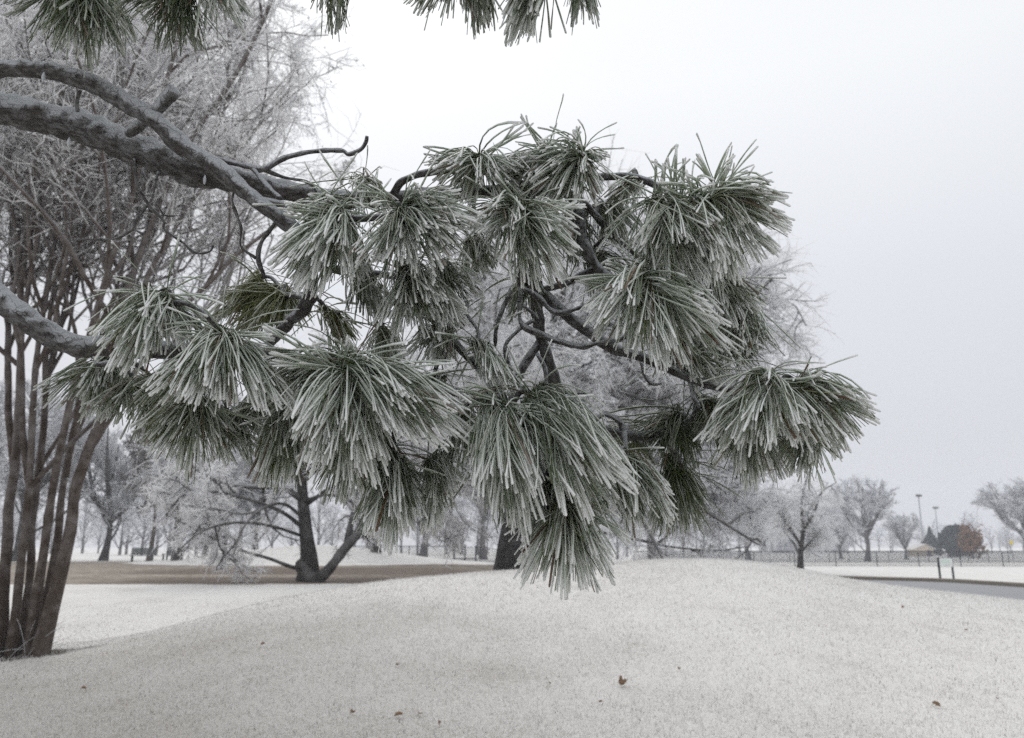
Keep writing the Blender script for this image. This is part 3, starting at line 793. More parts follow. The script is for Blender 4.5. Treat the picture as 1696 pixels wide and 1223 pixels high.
# leafy crowns made of small leaf faces
def leafy(name, px, py, top, D_, hw_px, label, leaf_mat, seed, n, size, cone=False, holes=0.0, lump=0.18, group=None, trunk=True):
    rng = np.random.default_rng(seed)
    b = gz(Y(px, py, D_)); Ht = Y(px, top, D_)[2] - b[2]; hw = hw_px * D_ / FPX
    r = root(name, b, label, 'tree', group)
    p = rng.normal(size=(n, 3)); p = norm(p) * (rng.random((n, 1)) ** 0.28)
    lumpf = 1 + lump * np.sin(p[:, :1] * 5 + 1) * np.cos(p[:, 2:] * 6 + seed) + lump * np.sin(p[:, 1:2] * 7 + p[:, 2:] * 5)
    p = p * lumpf
    if holes: p = p[np.sin(p[:, 0] * 6 + seed) * np.sin(p[:, 1] * 5) * np.sin(p[:, 2] * 7 + 2) < holes]; n = len(p)
    c = p * np.array([hw, hw, Ht * 0.5]) + np.array([0, 0, Ht * 0.53])
    if cone: k = np.clip((Ht - c[:, 2]) / Ht, 0.03, 1); c[:, :2] *= (k * 1.5)[:, None]
    a = norm(rng.normal(size=(n, 3))); bb = norm(np.cross(a, rng.normal(size=(n, 3)))); s = size * rng.uniform(0.6, 1.4, (n, 1))
    v = np.stack([c - a * s, c + bb * s * 0.55, c + a * s, c - bb * s * 0.55], 1).reshape(-1, 3)
    link('crown', mk_mesh('crown', v, [np.arange(4 * n).reshape(-1, 4)], leaf_mat, smooth=False), r)
    tv, tq = bar((0, 0, -0.1), (0, 0, Ht * 0.6), 0.03 * Ht, 8, 0.5)
    br = [([0, 0, Ht * 0.25]), ]
    link('trunk', mk_mesh('trunk', tv, [tq], M_OAK, {'fr': np.zeros(len(tv))}), r)
    if holes:
        st = np.tile(np.array([0, 0, Ht * 0.2]), (14, 1)); en = c[rng.integers(0, n, 14)]
        pt = np.stack([st + (en - st) * u + np.array([0, 0, 0.1 * Ht]) * u * (1 - u) for u in np.linspace(0, 1, 5)], 1)
        v, q = tubes(pt, np.tile(np.linspace(0.02, 0.005, 5) * Ht, (14, 1)), 5)
        link('branches', mk_mesh('branches', v, [q], M_OAK, {'fr': np.zeros(len(v))}), r)
    return r
leafy('evergreen_tree', 1588, 914, 872, 140, 27, 'rounded dark evergreen tree touching the rust-leaved tree', M_EVERGREEN, 3, 9000, 0.28)
leafy('rust_leaved_tree', 1611, 914, 873, 120, 16, 'small tree still holding rust-brown leaves beside the dark evergreen', M_LEAFBROWN, 5, 2300, 0.20, holes=0.12, lump=0.34)
leafy('conifer_tree', 1543, 912, 878, 165, 15, 'small blue-grey conifer behind the cream hut', M_EVERGREEN, 8, 3000, 0.35, cone=True)

# far belt of frosted woodland: one mass
def build_woods():
    rng = np.random.default_rng(77)
    protos = []
    for s in range(3):
        tp = np.array([[0, 0, 0], [0.1, 0, 2.0], [0, 0.1, 4.5], [0.1, 0, 7.5]], float)
        t = catmull(tp, 6)[None]; tr = np.linspace(0.20, 0.06, 6)[None]
        g1 = grow(t, tr, 15, 0.15, 0.45, 0.7, 3, 0.10, 0.15, 0.05, 0.02, rng)
        g2 = grow(*g1, 8, 0.1, 0.55, 0.7, 2, 0.04, 0.2, 0.04, 0.02, rng)
        g3 = grow(*g2, 4, 0.1, 0.8, 0.7, 2, 0.0, 0.2, 0.034, 0.02, rng)
        v, q, f = tube_group([(t, tr), g1, g2], [5, 3, 3], [(0, .1), (.1, .4), (.4, .7)], np.zeros(3))
        v2, q2 = ribbons(g3[0], 0.034, rng, np.zeros(3))
        protos.append((np.vstack([v, v2]), np.vstack([q, q2 + len(v)]), np.r_[f, np.ones(len(v2))]))
    V, Q, F, n = [], [], [], 0
    spots = []
    for px in np.arange(-150, 1250, 26): spots.append((px + rng.uniform(-12, 12), rng.uniform(112, 175), rng.uniform(0.9, 1.6)))
    for px in np.arange(1230, 1860, 15): spots.append((px + rng.uniform(-12, 12), rng.uniform(210, 320), rng.uniform(0.75, 1.3)))
    for px, Dd, s in spots:
        v, q, f = protos[rng.integers(3)]
        a = rng.uniform(0, 6.28); R = np.array([[math.cos(a), -math.sin(a), 0], [math.sin(a), math.cos(a), 0], [0, 0, 1]])
        V.append((v * s) @ R.T + np.array([*Y(px, 907, Dd)[:2], -0.1])); Q.append(q + n); F.append(f); n += len(v)
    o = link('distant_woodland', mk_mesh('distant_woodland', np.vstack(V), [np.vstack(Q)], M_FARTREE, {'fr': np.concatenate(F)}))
    tag(o, 'hazy grey belt of frosted woodland along the horizon', 'woodland', None, 'stuff')
build_woods()

# ------------------------------------------------------------------ fences
def build_fence(name, a, b_, spacing, hgt, label, gate=None, wire=True, post_r=0.035):
    a, b_ = np.array(a, float), np.array(b_, float)
    Lf = np.linalg.norm(b_ - a); n = int(Lf / spacing) + 1
    d = (b_ - a) / Lf
    r = root(name, (a[0], a[1], 0), label, 'fence')
    v, q = bar((0, 0, -0.1), (0, 0, hgt + 0.03), post_r, 8); pm = mk_mesh('post', v, [q], M_METAL)
    zs = []
    for k in range(n):
        p = d * (k * spacing); z = float(height(a[0] + p[0], a[1] + p[1]))
        link('post', pm, r, (p[0], p[1], z)); zs.append((k * spacing, z))
    zs = np.array(zs)
    for nm, zz, rr in (('top_rail', hgt, 0.024), ('bottom_rail', 0.08, 0.012)):
        pth = np.array([[d[0] * s, d[1] * s, z + zz] for s, z in zs])[None]
        v, q = tubes(pth, np.full((1, len(zs)), rr), 6); link(nm, mk_mesh(nm, v, [q], M_METAL), r)
    if wire:
        st = 0.11; m = int(Lf / st)
        s0 = np.arange(m) * st; V = []
        for sg in (1, -1):
            sa = s0; sb = np.clip(s0 + sg * hgt, 0, zs[-1, 0])
            za = np.interp(sa, zs[:, 0], zs[:, 1]) + (0.05); zb = np.interp(sb, zs[:, 0], zs[:, 1]) + 0.05 + np.abs(sb - sa) * (hgt - 0.05) / hgt
            A = np.c_[d[0] * sa, d[1] * sa + sg * 0.004, za]; B = np.c_[d[0] * sb, d[1] * sb + sg * 0.004, zb]
            V.append(np.stack([A, B], 1))
        pt = np.vstack(V); pt = pt[np.linalg.norm(pt[:, 0] - pt[:, 1], axis=1) > 0.05]
        v, q = tubes(pt, np.full(pt.shape[:2], 0.009), 3)
        link('wire_mesh', mk_mesh('wire_mesh', v, [q], M_WIRE, smooth=False), r)['kind'] = 'stuff'
    return r
fence_near = build_fence('chain_link_fence', [*Y(1050, 925, 72)[:2], 0], [*Y(1800, 925, 69)[:2], 0], 3.42, 1.24, 'dark chain-link fence nearest the road, its wide-spaced posts behind the sign')
build_fence('chain_link_fence', [*Y(1050, 925, 90)[:2], 0], [*Y(1830, 925, 88)[:2], 0], 2.1, 1.22, 'second chain-link fence farther back, with close-spaced thin posts', post_r=0.03)
fl = build_fence('chain_link_fence', [*Y(560, 925, 76)[:2], 0], [*Y(1035, 925, 74)[:2], 0], 3.3, 1.25, 'chain-link fence left of the oak trunk, with a gate')
# gate frame: three stout posts and a rail
gp = [Y(px, 925, 75.2)[:2] for px in (752, 770, 788)]
for x, y in gp:
    v, q = bar((0, 0, -0.1), (0, 0, 1.42), 0.075, 8)
    link('gate_post', mk_mesh('gate_post', v, [q], M_METAL), fl, (x - fl.location.x, y - fl.location.y, float(height(x, y))))
v, q = bar((gp[0][0] - fl.location.x, gp[0][1] - fl.location.y, 0.62), (gp[2][0] - fl.location.x, gp[2][1] - fl.location.y, 0.62), 0.04, 6)
link('gate_rail', mk_mesh('gate_rail', v, [q], M_METAL), fl)

# ------------------------------------------------------------------ sign by the kerb
def build_sign():
    A = gz(Y(1557.5, 960, 41.5)); B_ = gz(Y(1579.5, 958, 43.0))
    r = root('park_sign', A, 'white sign board on two black posts behind the kerb', 'sign')
    v = B_ - A; rz = math.atan2(v[1], v[0]); wdt = math.hypot(v[0], v[1])
    r.rotation_euler.z = rz
    for x in (0, wdt):
        link('post', Boxes().box((x, 0, 0.5), (0.085, 0.085, 1.18)).mesh('post', M_METAL), r)
    bd = link('board', Boxes().box((wdt / 2, -0.03, 0.83), (wdt - 0.09, 0.025, 0.44)).mesh('board', M_SIGN), r)
    link('printed_band', Boxes().box((wdt / 2 - 0.08, -0.047, 0.90), (wdt * 0.62, 0.004, 0.16)).mesh('printed_band', M_SIGNGREEN), bd)
    for k in range(4):
        link('print_mark', Boxes().box((wdt * (0.36 + 0.13 * k), -0.047, 0.70), (0.06, 0.004, 0.09)).mesh('print_mark', M_SIGNINK), bd)
build_sign()

# ------------------------------------------------------------------ floodlight poles, hut, block, yellow sign
def light_pole(px, top, D_, label):
    b = gz(Y(px, 905, D_)); Ht = Y(px, top, D_)[2] - b[2]
    r = root('light_pole', b, label, 'light pole', 'sports floodlight poles')
    v, q = bar((0, 0, -0.2), (0, 0, Ht), 0.22, 10, 0.55); link('pole', mk_mesh('pole', v, [q], M_GALV), r)
    wv = 8.0 * D_ / FPX
    link('crossarm', Boxes().box((0, 0, Ht - 0.1), (wv, 0.16, 0.14)).mesh('crossarm', M_GALV), r)
    for k in range(5):
        x = (k - 2) / 2 * wv * 0.46
        link('floodlight', Boxes().box((x, -0.25, Ht + 0.12), (wv * 0.16, 0.45, 0.42), rx=0.5).mesh('floodlight', M_METAL), r)
light_pole(1530, 822, 190, 'taller floodlight pole, left of the pair')
light_pole(1556, 842, 235, 'shorter floodlight pole, right of the pair')

def build_hut():
    D_ = 150; b = gz(Y(1532, 914, D_)); px = D_ / FPX
    r = root('small_hut', b, 'little cream hut with a gabled snowy roof beyond the fence', 'hut')
    w, h, g, dp = 30 * px, 12 * px, 8 * px, 3.4
    link('wall', Boxes().box((0, dp / 2, h / 2), (w * 0.92, dp, h)).mesh('wall', M_CREAM), r)
    v = np.array([[-w * .62, -.25, h], [w * .56, -.25, h], [w * .12, -.25, h + g], [-w * .62, dp, h], [w * .56, dp, h], [w * .0, dp, h + g], [-w * .18, dp * .6, h + g]])
    v = np.array([[-w * .62, -.3, h], [w * .56, -.3, h], [w * .05, -.3, h + g], [-w * .62, dp + .3, h], [w * .56, dp + .3, h], [w * .05, dp + .3, h + g]])
    v2 = v - [0, 0, .14]
    f4 = [[0, 2, 5, 3], [2, 1, 4, 5]]
    f4b = [[6, 9, 11, 8], [8, 11, 10, 7], [0, 6, 8, 2], [2, 8, 7, 1], [3, 5, 11, 9], [5, 4, 10, 11], [0, 3, 9, 6], [1, 7, 10, 4]]
    link('roof', mk_mesh('roof', np.vstack([v, v2]), [np.array(f4 + f4b)], M_ROOF, smooth=False), r)
    gv = np.array([[-w * .46, -.01, h], [w * .46, -.01, h], [w * .05, -.01, h + g * .80]])
    link('gable', mk_mesh('gable', gv, [np.array([[0, 1, 2]])], M_CREAM, smooth=False), r)
    link('door', Boxes().box((w * .22, -.02, h * .42), (w * .2, .06, h * .82)).mesh('door', M_GLASS), r)
build_hut()

def block(name, px0, px1, top, D_, dep, label, floors, bays):
    a = Y(px0, 905, D_); c = Y(px1, 905, D_); Ht = Y(px0, top, D_)[2]
    w = c[0] - a[0]
    r = root(name, (a[0], a[1], 0), label, 'building')
    link('wall', Boxes().box((w / 2, dep / 2, Ht / 2), (w, dep, Ht)).mesh('wall', M_BLOCK), r)
    link('roof', Boxes().box((w / 2, dep / 2, Ht + 0.25), (w + 0.8, dep + 0.8, 0.5)).mesh('roof', M_ROOF), r)
    wm = Boxes().box((0, 0, 0), (w / bays * 0.6, 0.1, Ht / floors * 0.45)).mesh('window', M_GLASS)
    for f in range(floors):
        for k in range(bays):
            link('window', wm, r, (w * (k + .5) / bays, -0.03, Ht * (f + .55) / floors))
block('office_building', 1286, 1334, 826, 255, 18, 'hazy grey flat-roofed building behind the weeping tree', 3, 5)
block('office_building', 1366, 1400, 840, 275, 18, 'low hazy building between the weeping tree and the tall spreading tree', 2, 4)

def yellow_sign():
    D_ = 110; b = gz(Y(1677, 917, D_)); Ht = Y(1677, 899, D_)[2] - b[2]
    r = root('warning_sign', b, 'small yellow sign on a post near the right edge tree', 'sign')
    v, q = bar((0, 0, -.1), (0, 0, Ht + .2), 0.04, 6); link('post', mk_mesh('post', v, [q], M_GALV), r)
    link('plate', Boxes().box((0, -.06, Ht), (0.42, 0.03, 0.5)).mesh('plate', M_YELLOW), r)
yellow_sign()

def bench(px, D_, rz, label):
    b = gz(Y(px, 926, D_))
    r = root('park_bench', b, label, 'bench', 'benches in the grove'); r.rotation_euler.z = rz
    for k in range(4):
        link('seat_slat', Boxes().box((0, -0.02 - k * 0.12, 0.46), (1.75, 0.10, 0.05)).mesh('seat_slat', M_BENCH), r)
    for k in range(4):
        link('back_slat', Boxes().box((0, 0.11 + k * 0.045, 0.58 + k * 0.13), (1.75, 0.045, 0.11), rx=-0.35).mesh('back_slat', M_BENCH), r)
    for x in (-0.72, 0.72):
        for y in (-0.36, 0.06):
            link('leg', Boxes().box((x, y, 0.21), (0.09, 0.09, 0.46)).mesh('leg', M_BENCH), r)
bench(236, 64, 0.25, 'dark park bench in front of the shaggy cedar')
bench(288, 65, -0.3, 'dark park bench to the right of the shaggy cedar')

# ------------------------------------------------------------------ fallen leaves
def leaf_mesh(seed, size, curl):
    rng = np.random.default_rng(seed)
    n = 9; u = np.linspace(0, 1, n)
    wv = np.sin(u * math.pi) ** 0.7 * 0.34 * (1 + 0.28 * np.cos(u * 22)) + 0.01
    rows = []
    for s in (-1, -0.5, 0, 0.5, 1):
        x = (u - 0.5); y = s * wv; z = curl * (np.abs(s) ** 1.5) * wv * 1.6 + 0.35 * curl * (u - 0.4) ** 2 + 0.03 * rng.normal(size=n)
        rows.append(np.stack([x, y, z], -1))
    g = np.stack(rows, 1); v = g.reshape(-1, 3) * size
    i = np.arange(n - 1)[:, None] * 5; j = np.arange(4)[None]
    q = np.stack(np.broadcast_arrays(i + j, i + j + 1, i + 5 + j + 1, i + 5 + j), -1).reshape(-1, 4)
    v2 = v + [0, 0, 0.0015]
    return mk_mesh('leaf', np.vstack([v, v2]), [np.vstack([q[:, ::-1], q + len(v)])], M_DRYLEAF)
LEAVES = [(1027, 1139, 0.15, 1.3, 1.0, 'largest curled brown leaf, propped up on the frosted mound below the branch'),
          (660, 1190, 0.12, 0.5, 0.3, 'pale tan leaf near the bottom edge, left one of two together'),
          (696, 1188, 0.10, 0.5, 1.7, 'pale tan leaf near the bottom edge, right one of two together'),
          (727, 1204, 0.06, 1.2, 1.4, 'tiny dark upright leaf at the bottom edge, right of the two tan leaves'),
          (657, 1106, 0.06, 0.9, 0.6, 'small dark leaf on the mound above the two tan leaves'),
          (910, 1137, 0.05, 0.8, 2.0, 'tiny orange-brown leaf left of the largest curled leaf'),
          (995, 1168, 0.06, 0.7, 2.6, 'small brown leaf just below the largest curled leaf'),
          (435, 1071, 0.08, 0.8, 0.2, 'orange-brown leaf on the shaded left flank of the mound'),
          (583, 1186, 0.09, 0.8, 1.1, 'dark crumpled leaf at the bottom edge, left of the two tan leaves'),
          (1551, 1173, 0.13, 0.7, 2.3, 'reddish grey leaf in the lower right corner'),
          (1652, 1162, 0.08, 0.7, 0.9, 'small dark leaf nearest the right edge'),
          (1496, 1009, 0.10, 0.9, 0.4, 'small dark leaf high on the mound below the road'),
          (1125, 1113, 0.07, 0.9, 1.9, 'small black leaf right of the largest curled leaf'),
          (1601, 1047, 0.10, 0.4, 0.1, 'flat tan leaf on the right flank of the mound'),
          (138, 1145, 0.09, 0.7, 0.8, 'brown leaf on grey grass below the crape myrtle')]
for k, (px, py, sz, curl, rz, lab) in enumerate(LEAVES):
    p = ground_hit(px, py)
    o = link('fallen_leaf', leaf_mesh(k, sz * (0.66 if k == 0 else 0.58), curl), None, (p[0], p[1], height(p[0], p[1]) + 0.022))
    o.rotation_euler = (0.3 * curl, -0.35 * curl * (1 if k % 2 else -1), rz)
    tag(o, lab, 'leaf', 'dead leaves on the frosted lawn')

# ------------------------------------------------------------------ the pine: trunk out of frame, limbs, twigs, needle tufts
TRUNK = np.array([-2.75, 2.25, 0.0]); TRUNK[2] = float(height(TRUNK[0], TRUNK[1])) - 0.05
pine = root('pine_tree', TRUNK, 'ice-laden pine reaching in from the left with drooping needle tufts', 'tree')

def limb_mesh(name, path, rad, sides, n, snow, parent, seed, rough=1.0):
    rng = np.random.default_rng(seed)
    k0 = len(path)
    p = catmull(path, n); rd = np.interp(np.linspace(0, k0 - 1, n), np.arange(k0), rad)
    v, q = tubes((p - TRUNK)[None], rd[None], sides)
    ctr = np.repeat(p - TRUNK, sides, 0); off = v - ctr; rr = np.repeat(rd, sides)
    nrm_ = off / np.maximum(rr[:, None], 1e-6)
    s = np.r_[0, np.cumsum(np.linalg.norm(np.diff(p, axis=0), axis=1))]; sv = np.repeat(s, sides)
    a = np.arctan2(nrm_[:, 2], nrm_[:, 0] + nrm_[:, 1] * 0.3)
    j = np.tile(np.arange(sides) / sides * 6.283, n)
    amp = np.clip(rr * 0.10, 0.0004, 0.0035) * rough
    lump = np.zeros(len(v))
    vp = ctr + nrm_ * rr[:, None]
    for h in range(14):
        kv = norm(rng.normal(size=3)) * rng.uniform(40, 260); ph = rng.uniform(0, 6.28)
        lump += np.sin(vp @ kv + ph) / 3.0
    up = np.clip(nrm_[:, 2], 0, 1)
    cap = up ** 1.3 * (0.11 + 0.05 * np.sin(vp @ np.array([31, 17, 23.]) + seed) + 0.04 * np.sin(vp @ np.array([83, -61, 40.]))) * min(snow, 1.0)
    v = ctr + nrm_ * (rr + amp * lump + rr * cap)[:, None]
    # close the ends
    nV = len(v); v = np.vstack([v, ctr[0], ctr[-1]])
    jj = np.arange(sides); jn = (jj + 1) % sides; last = (n - 1) * sides
    tri = np.vstack([np.c_[np.full(sides, nV), jn, jj], np.c_[np.full(sides, nV + 1), last + jj, last + jn]])
    pc = np.c_[sv, nrm_[:, 1] * rr, nrm_[:, 2] * rr]; pc = np.vstack([pc, pc[0], pc[-1]])
    sn = np.full(len(v), float(snow))
    o = link(name, mk_mesh(name, v, [q, tri], M_LIMB, {'pc': pc, 'snow': sn}), parent)
    return o, p, rd

def pxpath(pts):
    """(px, py, depth, radius in photo pixels) -> points, radii"""
    p = np.array([P(x, y, d) for x, y, d, r in pts]); rad = np.array([r * d / FPX for x, y, d, r in pts])
    return p, rad

SKEL = []     # (object, path points)
tz = TRUNK[2]
tp = np.array([[0, 0, 0], [0.03, 0.02, 1.2], [0.0, 0.05, 2.6], [0.06, 0.03, 4.2], [0.02, 0.0, 6.5], [0.05, 0.05, 9.0]]) + TRUNK
limb_mesh('trunk', tp, np.array([0.26, 0.19, 0.17, 0.145, 0.11, 0.05]), 28, 120, 0.25, pine, 1, 1.2)

def limb(name, pts, lead=None, snow=1.0, parent=None, seed=1, sides=18, label=None):
    p, rad = pxpath(pts)
    if lead is not None:
        lp = np.array([l[:3] for l in lead]); lr = np.array([l[3] for l in lead])
        p = np.vstack([lp, p]); rad = np.r_[lr, rad]
    ln = np.linalg.norm(np.diff(p, axis=0), axis=1).sum()
    o, path, rd = limb_mesh(name, p, rad, sides, max(24, int(ln / 0.0075)), snow, parent or pine, seed, 2.2 if name == 'twig' else 1.0)
    SKEL.append((o, path))
    if label: o['label'] = label
    return o

tx, ty = TRUNK[0], TRUNK[1]
LA = limb('limb', [(-160, 122, 1.80, 14), (-60, 112, 1.77, 14), (0, 114, 1.75, 13.5), (100, 122, 1.72, 14), (180, 154, 1.70, 14.5), (250, 196, 1.68, 14.5), (300, 240, 1.66, 15), (370, 287, 1.63, 14),
                   (430, 337, 1.60, 13), (490, 384, 1.60, 11), (514, 440, 1.66, 11), (510, 500, 1.72, 11), (466, 548, 1.76, 9), (430, 590, 1.78, 6)],
          [(tx, ty, 2.66, 0.035), (tx + 0.6, ty - 0.12, 2.62, 0.028)], 1.0, None, 2, 22)
LB = limb('limb', [(-160, 170, 1.92, 26), (-60, 178, 1.88, 26), (0, 182, 1.86, 25), (120, 207, 1.83, 25), (200, 238, 1.82, 25), (270, 264, 1.82, 25), (330, 288, 1.83, 23), (400, 300, 1.84, 20), (480, 318, 1.86, 16),
                   (560, 330, 1.87, 13), (640, 331, 1.85, 12), (720, 323, 1.82, 12), (800, 318, 1.80, 10), (880, 318, 1.78, 9), (950, 328, 1.76, 9), (966, 400, 1.74, 9), (992, 445, 1.74, 8), (1040, 482, 1.70, 6)],
          [(tx, ty, 2.50, 0.055), (tx + 0.6, ty - 0.1, 2.52, 0.050)], 1.0, None, 3, 26)
LC = limb('limb', [(-140, 330, 1.72, 24), (-60, 430, 1.64, 22), (0, 496, 1.60, 18.5), (50, 534, 1.60, 18), (95, 562, 1.62, 17.5), (130, 572, 1.63, 17), (190, 577, 1.66, 16), (260, 580, 1.70, 15), (340, 580, 1.72, 12), (420, 580, 1.72, 11),
                   (500, 596, 1.68, 10), (570, 622, 1.64, 9), (650, 640, 1.60, 8), (740, 648, 1.58, 7), (846, 676, 1.50, 5)],
          [(tx, ty, 2.42, 0.042), (tx + 0.65, ty - 0.2, 2.28, 0.036)], 1.0, None, 4, 22)
# lateral branches: children of limb B, which feeds the right-hand half
branches = [
    (LB, [(650, 325, 1.83, 7), (668, 300, 1.80, 6.5), (712, 286, 1.78, 6), (770, 283, 1.78, 6), (840, 286, 1.78, 6), (900, 291, 1.77, 6), (960, 296, 1.75, 6), (1010, 293, 1.74, 6), (1060, 297, 1.72, 6), (1105, 318, 1.68, 5), (1140, 342, 1.62, 4)]),
    (LB, [(878, 320, 1.79, 9), (882, 400, 1.82, 9.5), (888, 470, 1.82, 10), (893, 545, 1.82, 10), (910, 605, 1.82, 10), (930, 668, 1.82, 10), (948, 704, 1.80, 10), (1000, 713, 1.80, 9), (1060, 723, 1.80, 9), (1100, 714, 1.80, 8), (1140, 706, 1.80, 5)]),
    (LB, [(886, 470, 1.83, 9), (905, 492, 1.82, 9), (938, 522, 1.80, 9), (978, 553, 1.79, 9), (1015, 577, 1.78, 9), (1062, 592, 1.76, 8), (1120, 616, 1.72, 8), (1180, 640, 1.66, 7), (1240, 648, 1.60, 6), (1290, 644, 1.54, 4)]),
    (LB, [(900, 560, 1.84, 8), (878, 590, 1.82, 7), (854, 634, 1.80, 7), (846, 670, 1.78, 5)]),
    (LC, [(640, 520, 1.74, 6), (700, 520, 1.72, 6), (724, 534, 1.71, 7), (746, 560, 1.70, 7), (772, 588, 1.68, 7), (800, 618, 1.64, 6), (846, 672, 1.55, 4)]),
    (LB, [(966, 335, 1.77, 6), (1000, 372, 1.78, 6), (1030, 400, 1.80, 6), (1080, 440, 1.82, 5), (1150, 470, 1.84, 5), (1210, 480, 1.84, 3)]),
    (LB, [(992, 445, 1.76, 6), (965, 455, 1.78, 6), (935, 470, 1.80, 6), (900, 480, 1.82, 5)]),
    (LA, [(420, 332, 1.62, 8), (520, 350, 1.58, 7), (573, 362, 1.55, 6), (612, 362, 1.54, 6), (659, 354, 1.50, 4)]),
    (LC, [(320, 580, 1.72, 7), (330, 545, 1.68, 6), (300, 515, 1.60, 5), (281, 500, 1.55, 3)]),
    (LC, [(520, 600, 1.68, 8), (545, 680, 1.72, 8), (570, 740, 1.74, 7), (640, 785, 1.72, 6), (716, 785, 1.70, 4)]),
    (LC, [(220, 580, 1.70, 7), (200, 600, 1.78, 6), (158, 604, 1.84, 4)]),
    (LC, [(846, 676, 1.52, 5), (880, 740, 1.60, 5), (905, 800, 1.58, 5), (932, 844, 1.52, 4)]),
    (LA, [(512, 498, 1.72, 7), (500, 492, 1.78, 6), (470, 488, 1.84, 4)]),
    (LB, [(1100, 715, 1.80, 6), (1118, 750, 1.82, 6), (1133, 787, 1.84, 4)]),
    (LA, [(514, 440, 1.66, 8), (580, 450, 1.66, 7), (640, 456, 1.62, 6), (680, 465, 1.58, 4)]),
]
for k, (par, pts) in enumerate(branches):
    limb('branch', pts, None, 0.85, par, 20 + k, 12)
twigs = [
    (LB, [(862, 474, 1.66, 4), (860, 518, 1.66, 4.5), (869, 542, 1.66, 4.5), (893, 552, 1.66, 4.5), (918, 563, 1.66, 4.5), (957, 574, 1.65, 4.5), (991, 569, 1.64, 4.5), (1028, 563, 1.62, 4), (1053, 539, 1.6, 3)]),
    (LB, [(862, 476, 1.66, 4), (889, 491, 1.67, 5), (913, 515, 1.68, 5), (930, 519, 1.68, 5), (952, 513, 1.67, 4.5), (990, 500, 1.62, 3)]),
    (LB, [(867, 506, 1.66, 3), (880, 518, 1.67, 3.5), (891, 529, 1.68, 3)]),
    (LB, [(846, 480, 1.75, 3), (840, 496, 1.75, 3), (823, 537, 1.75, 3), (820, 575, 1.75, 2.5)]),
    (LB, [(889, 585, 1.70, 3), (903, 611, 1.70, 3.3), (905, 645, 1.70, 3.5), (911, 653, 1.70, 3.5), (925, 650, 1.69, 3.5), (972, 652, 1.68, 3)]),
    (LB, [(885, 530, 1.72, 3), (864, 543, 1.72, 3.5), (840, 567, 1.72, 3.5), (837, 587, 1.72, 3.3), (847, 616, 1.72, 3)]),
    (LB, [(978, 726, 1.70, 4), (978, 706, 1.70, 4.5), (998, 688, 1.70, 4.5), (1022, 695, 1.70, 4.5), (1033, 714, 1.70, 4.5), (1038, 756, 1.66, 4)]),
    (LB, [(1058, 728, 1.80, 4), (1072, 750, 1.80, 4), (1087, 769, 1.80, 3)]),
    (LB, [(1145, 625, 1.72, 4), (1148, 655, 1.70, 4), (1159, 675, 1.70, 3)]),
    (LB, [(1062, 600, 1.74, 2.5), (1067, 621, 1.74, 2.5), (1080, 636, 1.74, 2.5), (1096, 636, 1.74, 2)]),
    (LB, [(222, 262, 1.80, 3), (226, 300, 1.78, 3), (245, 338, 1.77, 3), (271, 366, 1.76, 2.6), (272, 380, 1.76, 2.4), (301, 401, 1.76, 2.3), (323, 419, 1.76, 2.2), (347, 417, 1.76, 2), (353, 407, 1.76, 1.6)]),
    (LB, [(245, 338, 1.77, 2.6), (225, 368, 1.77, 2.5), (224, 380, 1.77, 2.2), (237, 388, 1.77, 1.8)]),
    (LB, [(224, 378, 1.77, 1.8), (190, 396, 1.78, 1.8), (141, 396, 1.80, 1.4)]),
    (LB, [(262, 285, 1.80, 2), (254, 327, 1.78, 1.8), (264, 343, 1.77, 1.8), (273, 357, 1.77, 1.6), (301, 357, 1.77, 1.3)]),
    (LA, [(390, 308, 1.63, 2.4), (385, 335, 1.63, 2.3), (399, 376, 1.63, 2.2), (399, 408, 1.63, 2.1), (424, 428, 1.63, 1.8)]),
    (LA, [(462, 362, 1.60, 4), (434, 400, 1.60, 3.8), (428, 430, 1.60, 3.6), (437, 455, 1.62, 3)]),
    (LA, [(347, 262, 1.66, 4), (407, 275, 1.66, 4.5), (437, 281, 1.66, 4.5), (471, 262, 1.66, 4), (524, 250, 1.66, 3.8), (566, 250, 1.66, 3.8), (577, 256, 1.66, 3.6), (597, 248, 1.66, 3.4), (606, 236, 1.66, 3.2), (608, 226, 1.66, 2.6)]),
    (LA, [(437, 281, 1.66, 3), (471, 294, 1.68, 2.8), (509, 302, 1.70, 2.5), (524, 318, 1.72, 2)]),
    (LA, [(418, 278, 1.66, 4), (437, 302, 1.64, 4), (464, 330, 1.60, 3.5)]),
    (LB, [(774, 500, 1.75, 3), (774, 521, 1.72, 3.5), (791, 548, 1.70, 3.5), (790, 570, 1.68, 3)]),
    (LA, [(128, 184, 1.70, 3.5), (128, 168, 1.71, 3.5), (131, 150, 1.71, 4)]),
]
for k, (par, pts) in enumerate(twigs):
    limb('twig', pts, None, 1.25 if k < 10 or k in (16, 18, 19) else 0.45, par, 60 + k, 8)
limb('broken_stub', [(214, 220, 1.76, 9), (240, 201, 1.72, 9), (258, 186, 1.69, 10), (274, 168, 1.68, 11), (290, 148, 1.67, 10)], None, 1.6, LA, 90, 12, 'short broken stub coated in grey ice')
for px, py, d, par in ((114, 236, 1.78, LB), (339, 298, 1.80, LB), (72, 128, 1.69, LA)):
    c = P(px, py, d) - TRUNK
    pt = np.array([c + [0, 0, 0.012], c + [0, 0, 0.006], c, c - [0, 0, 0.008], c - [0, 0, 0.012]])[None]
    v, q = tubes(pt, np.array([[0.0008, 0.003, 0.004, 0.0026, 0.0003]]), 8)
    link('ice_drop', mk_mesh('ice_drop', v, [q], M_ICE), par)
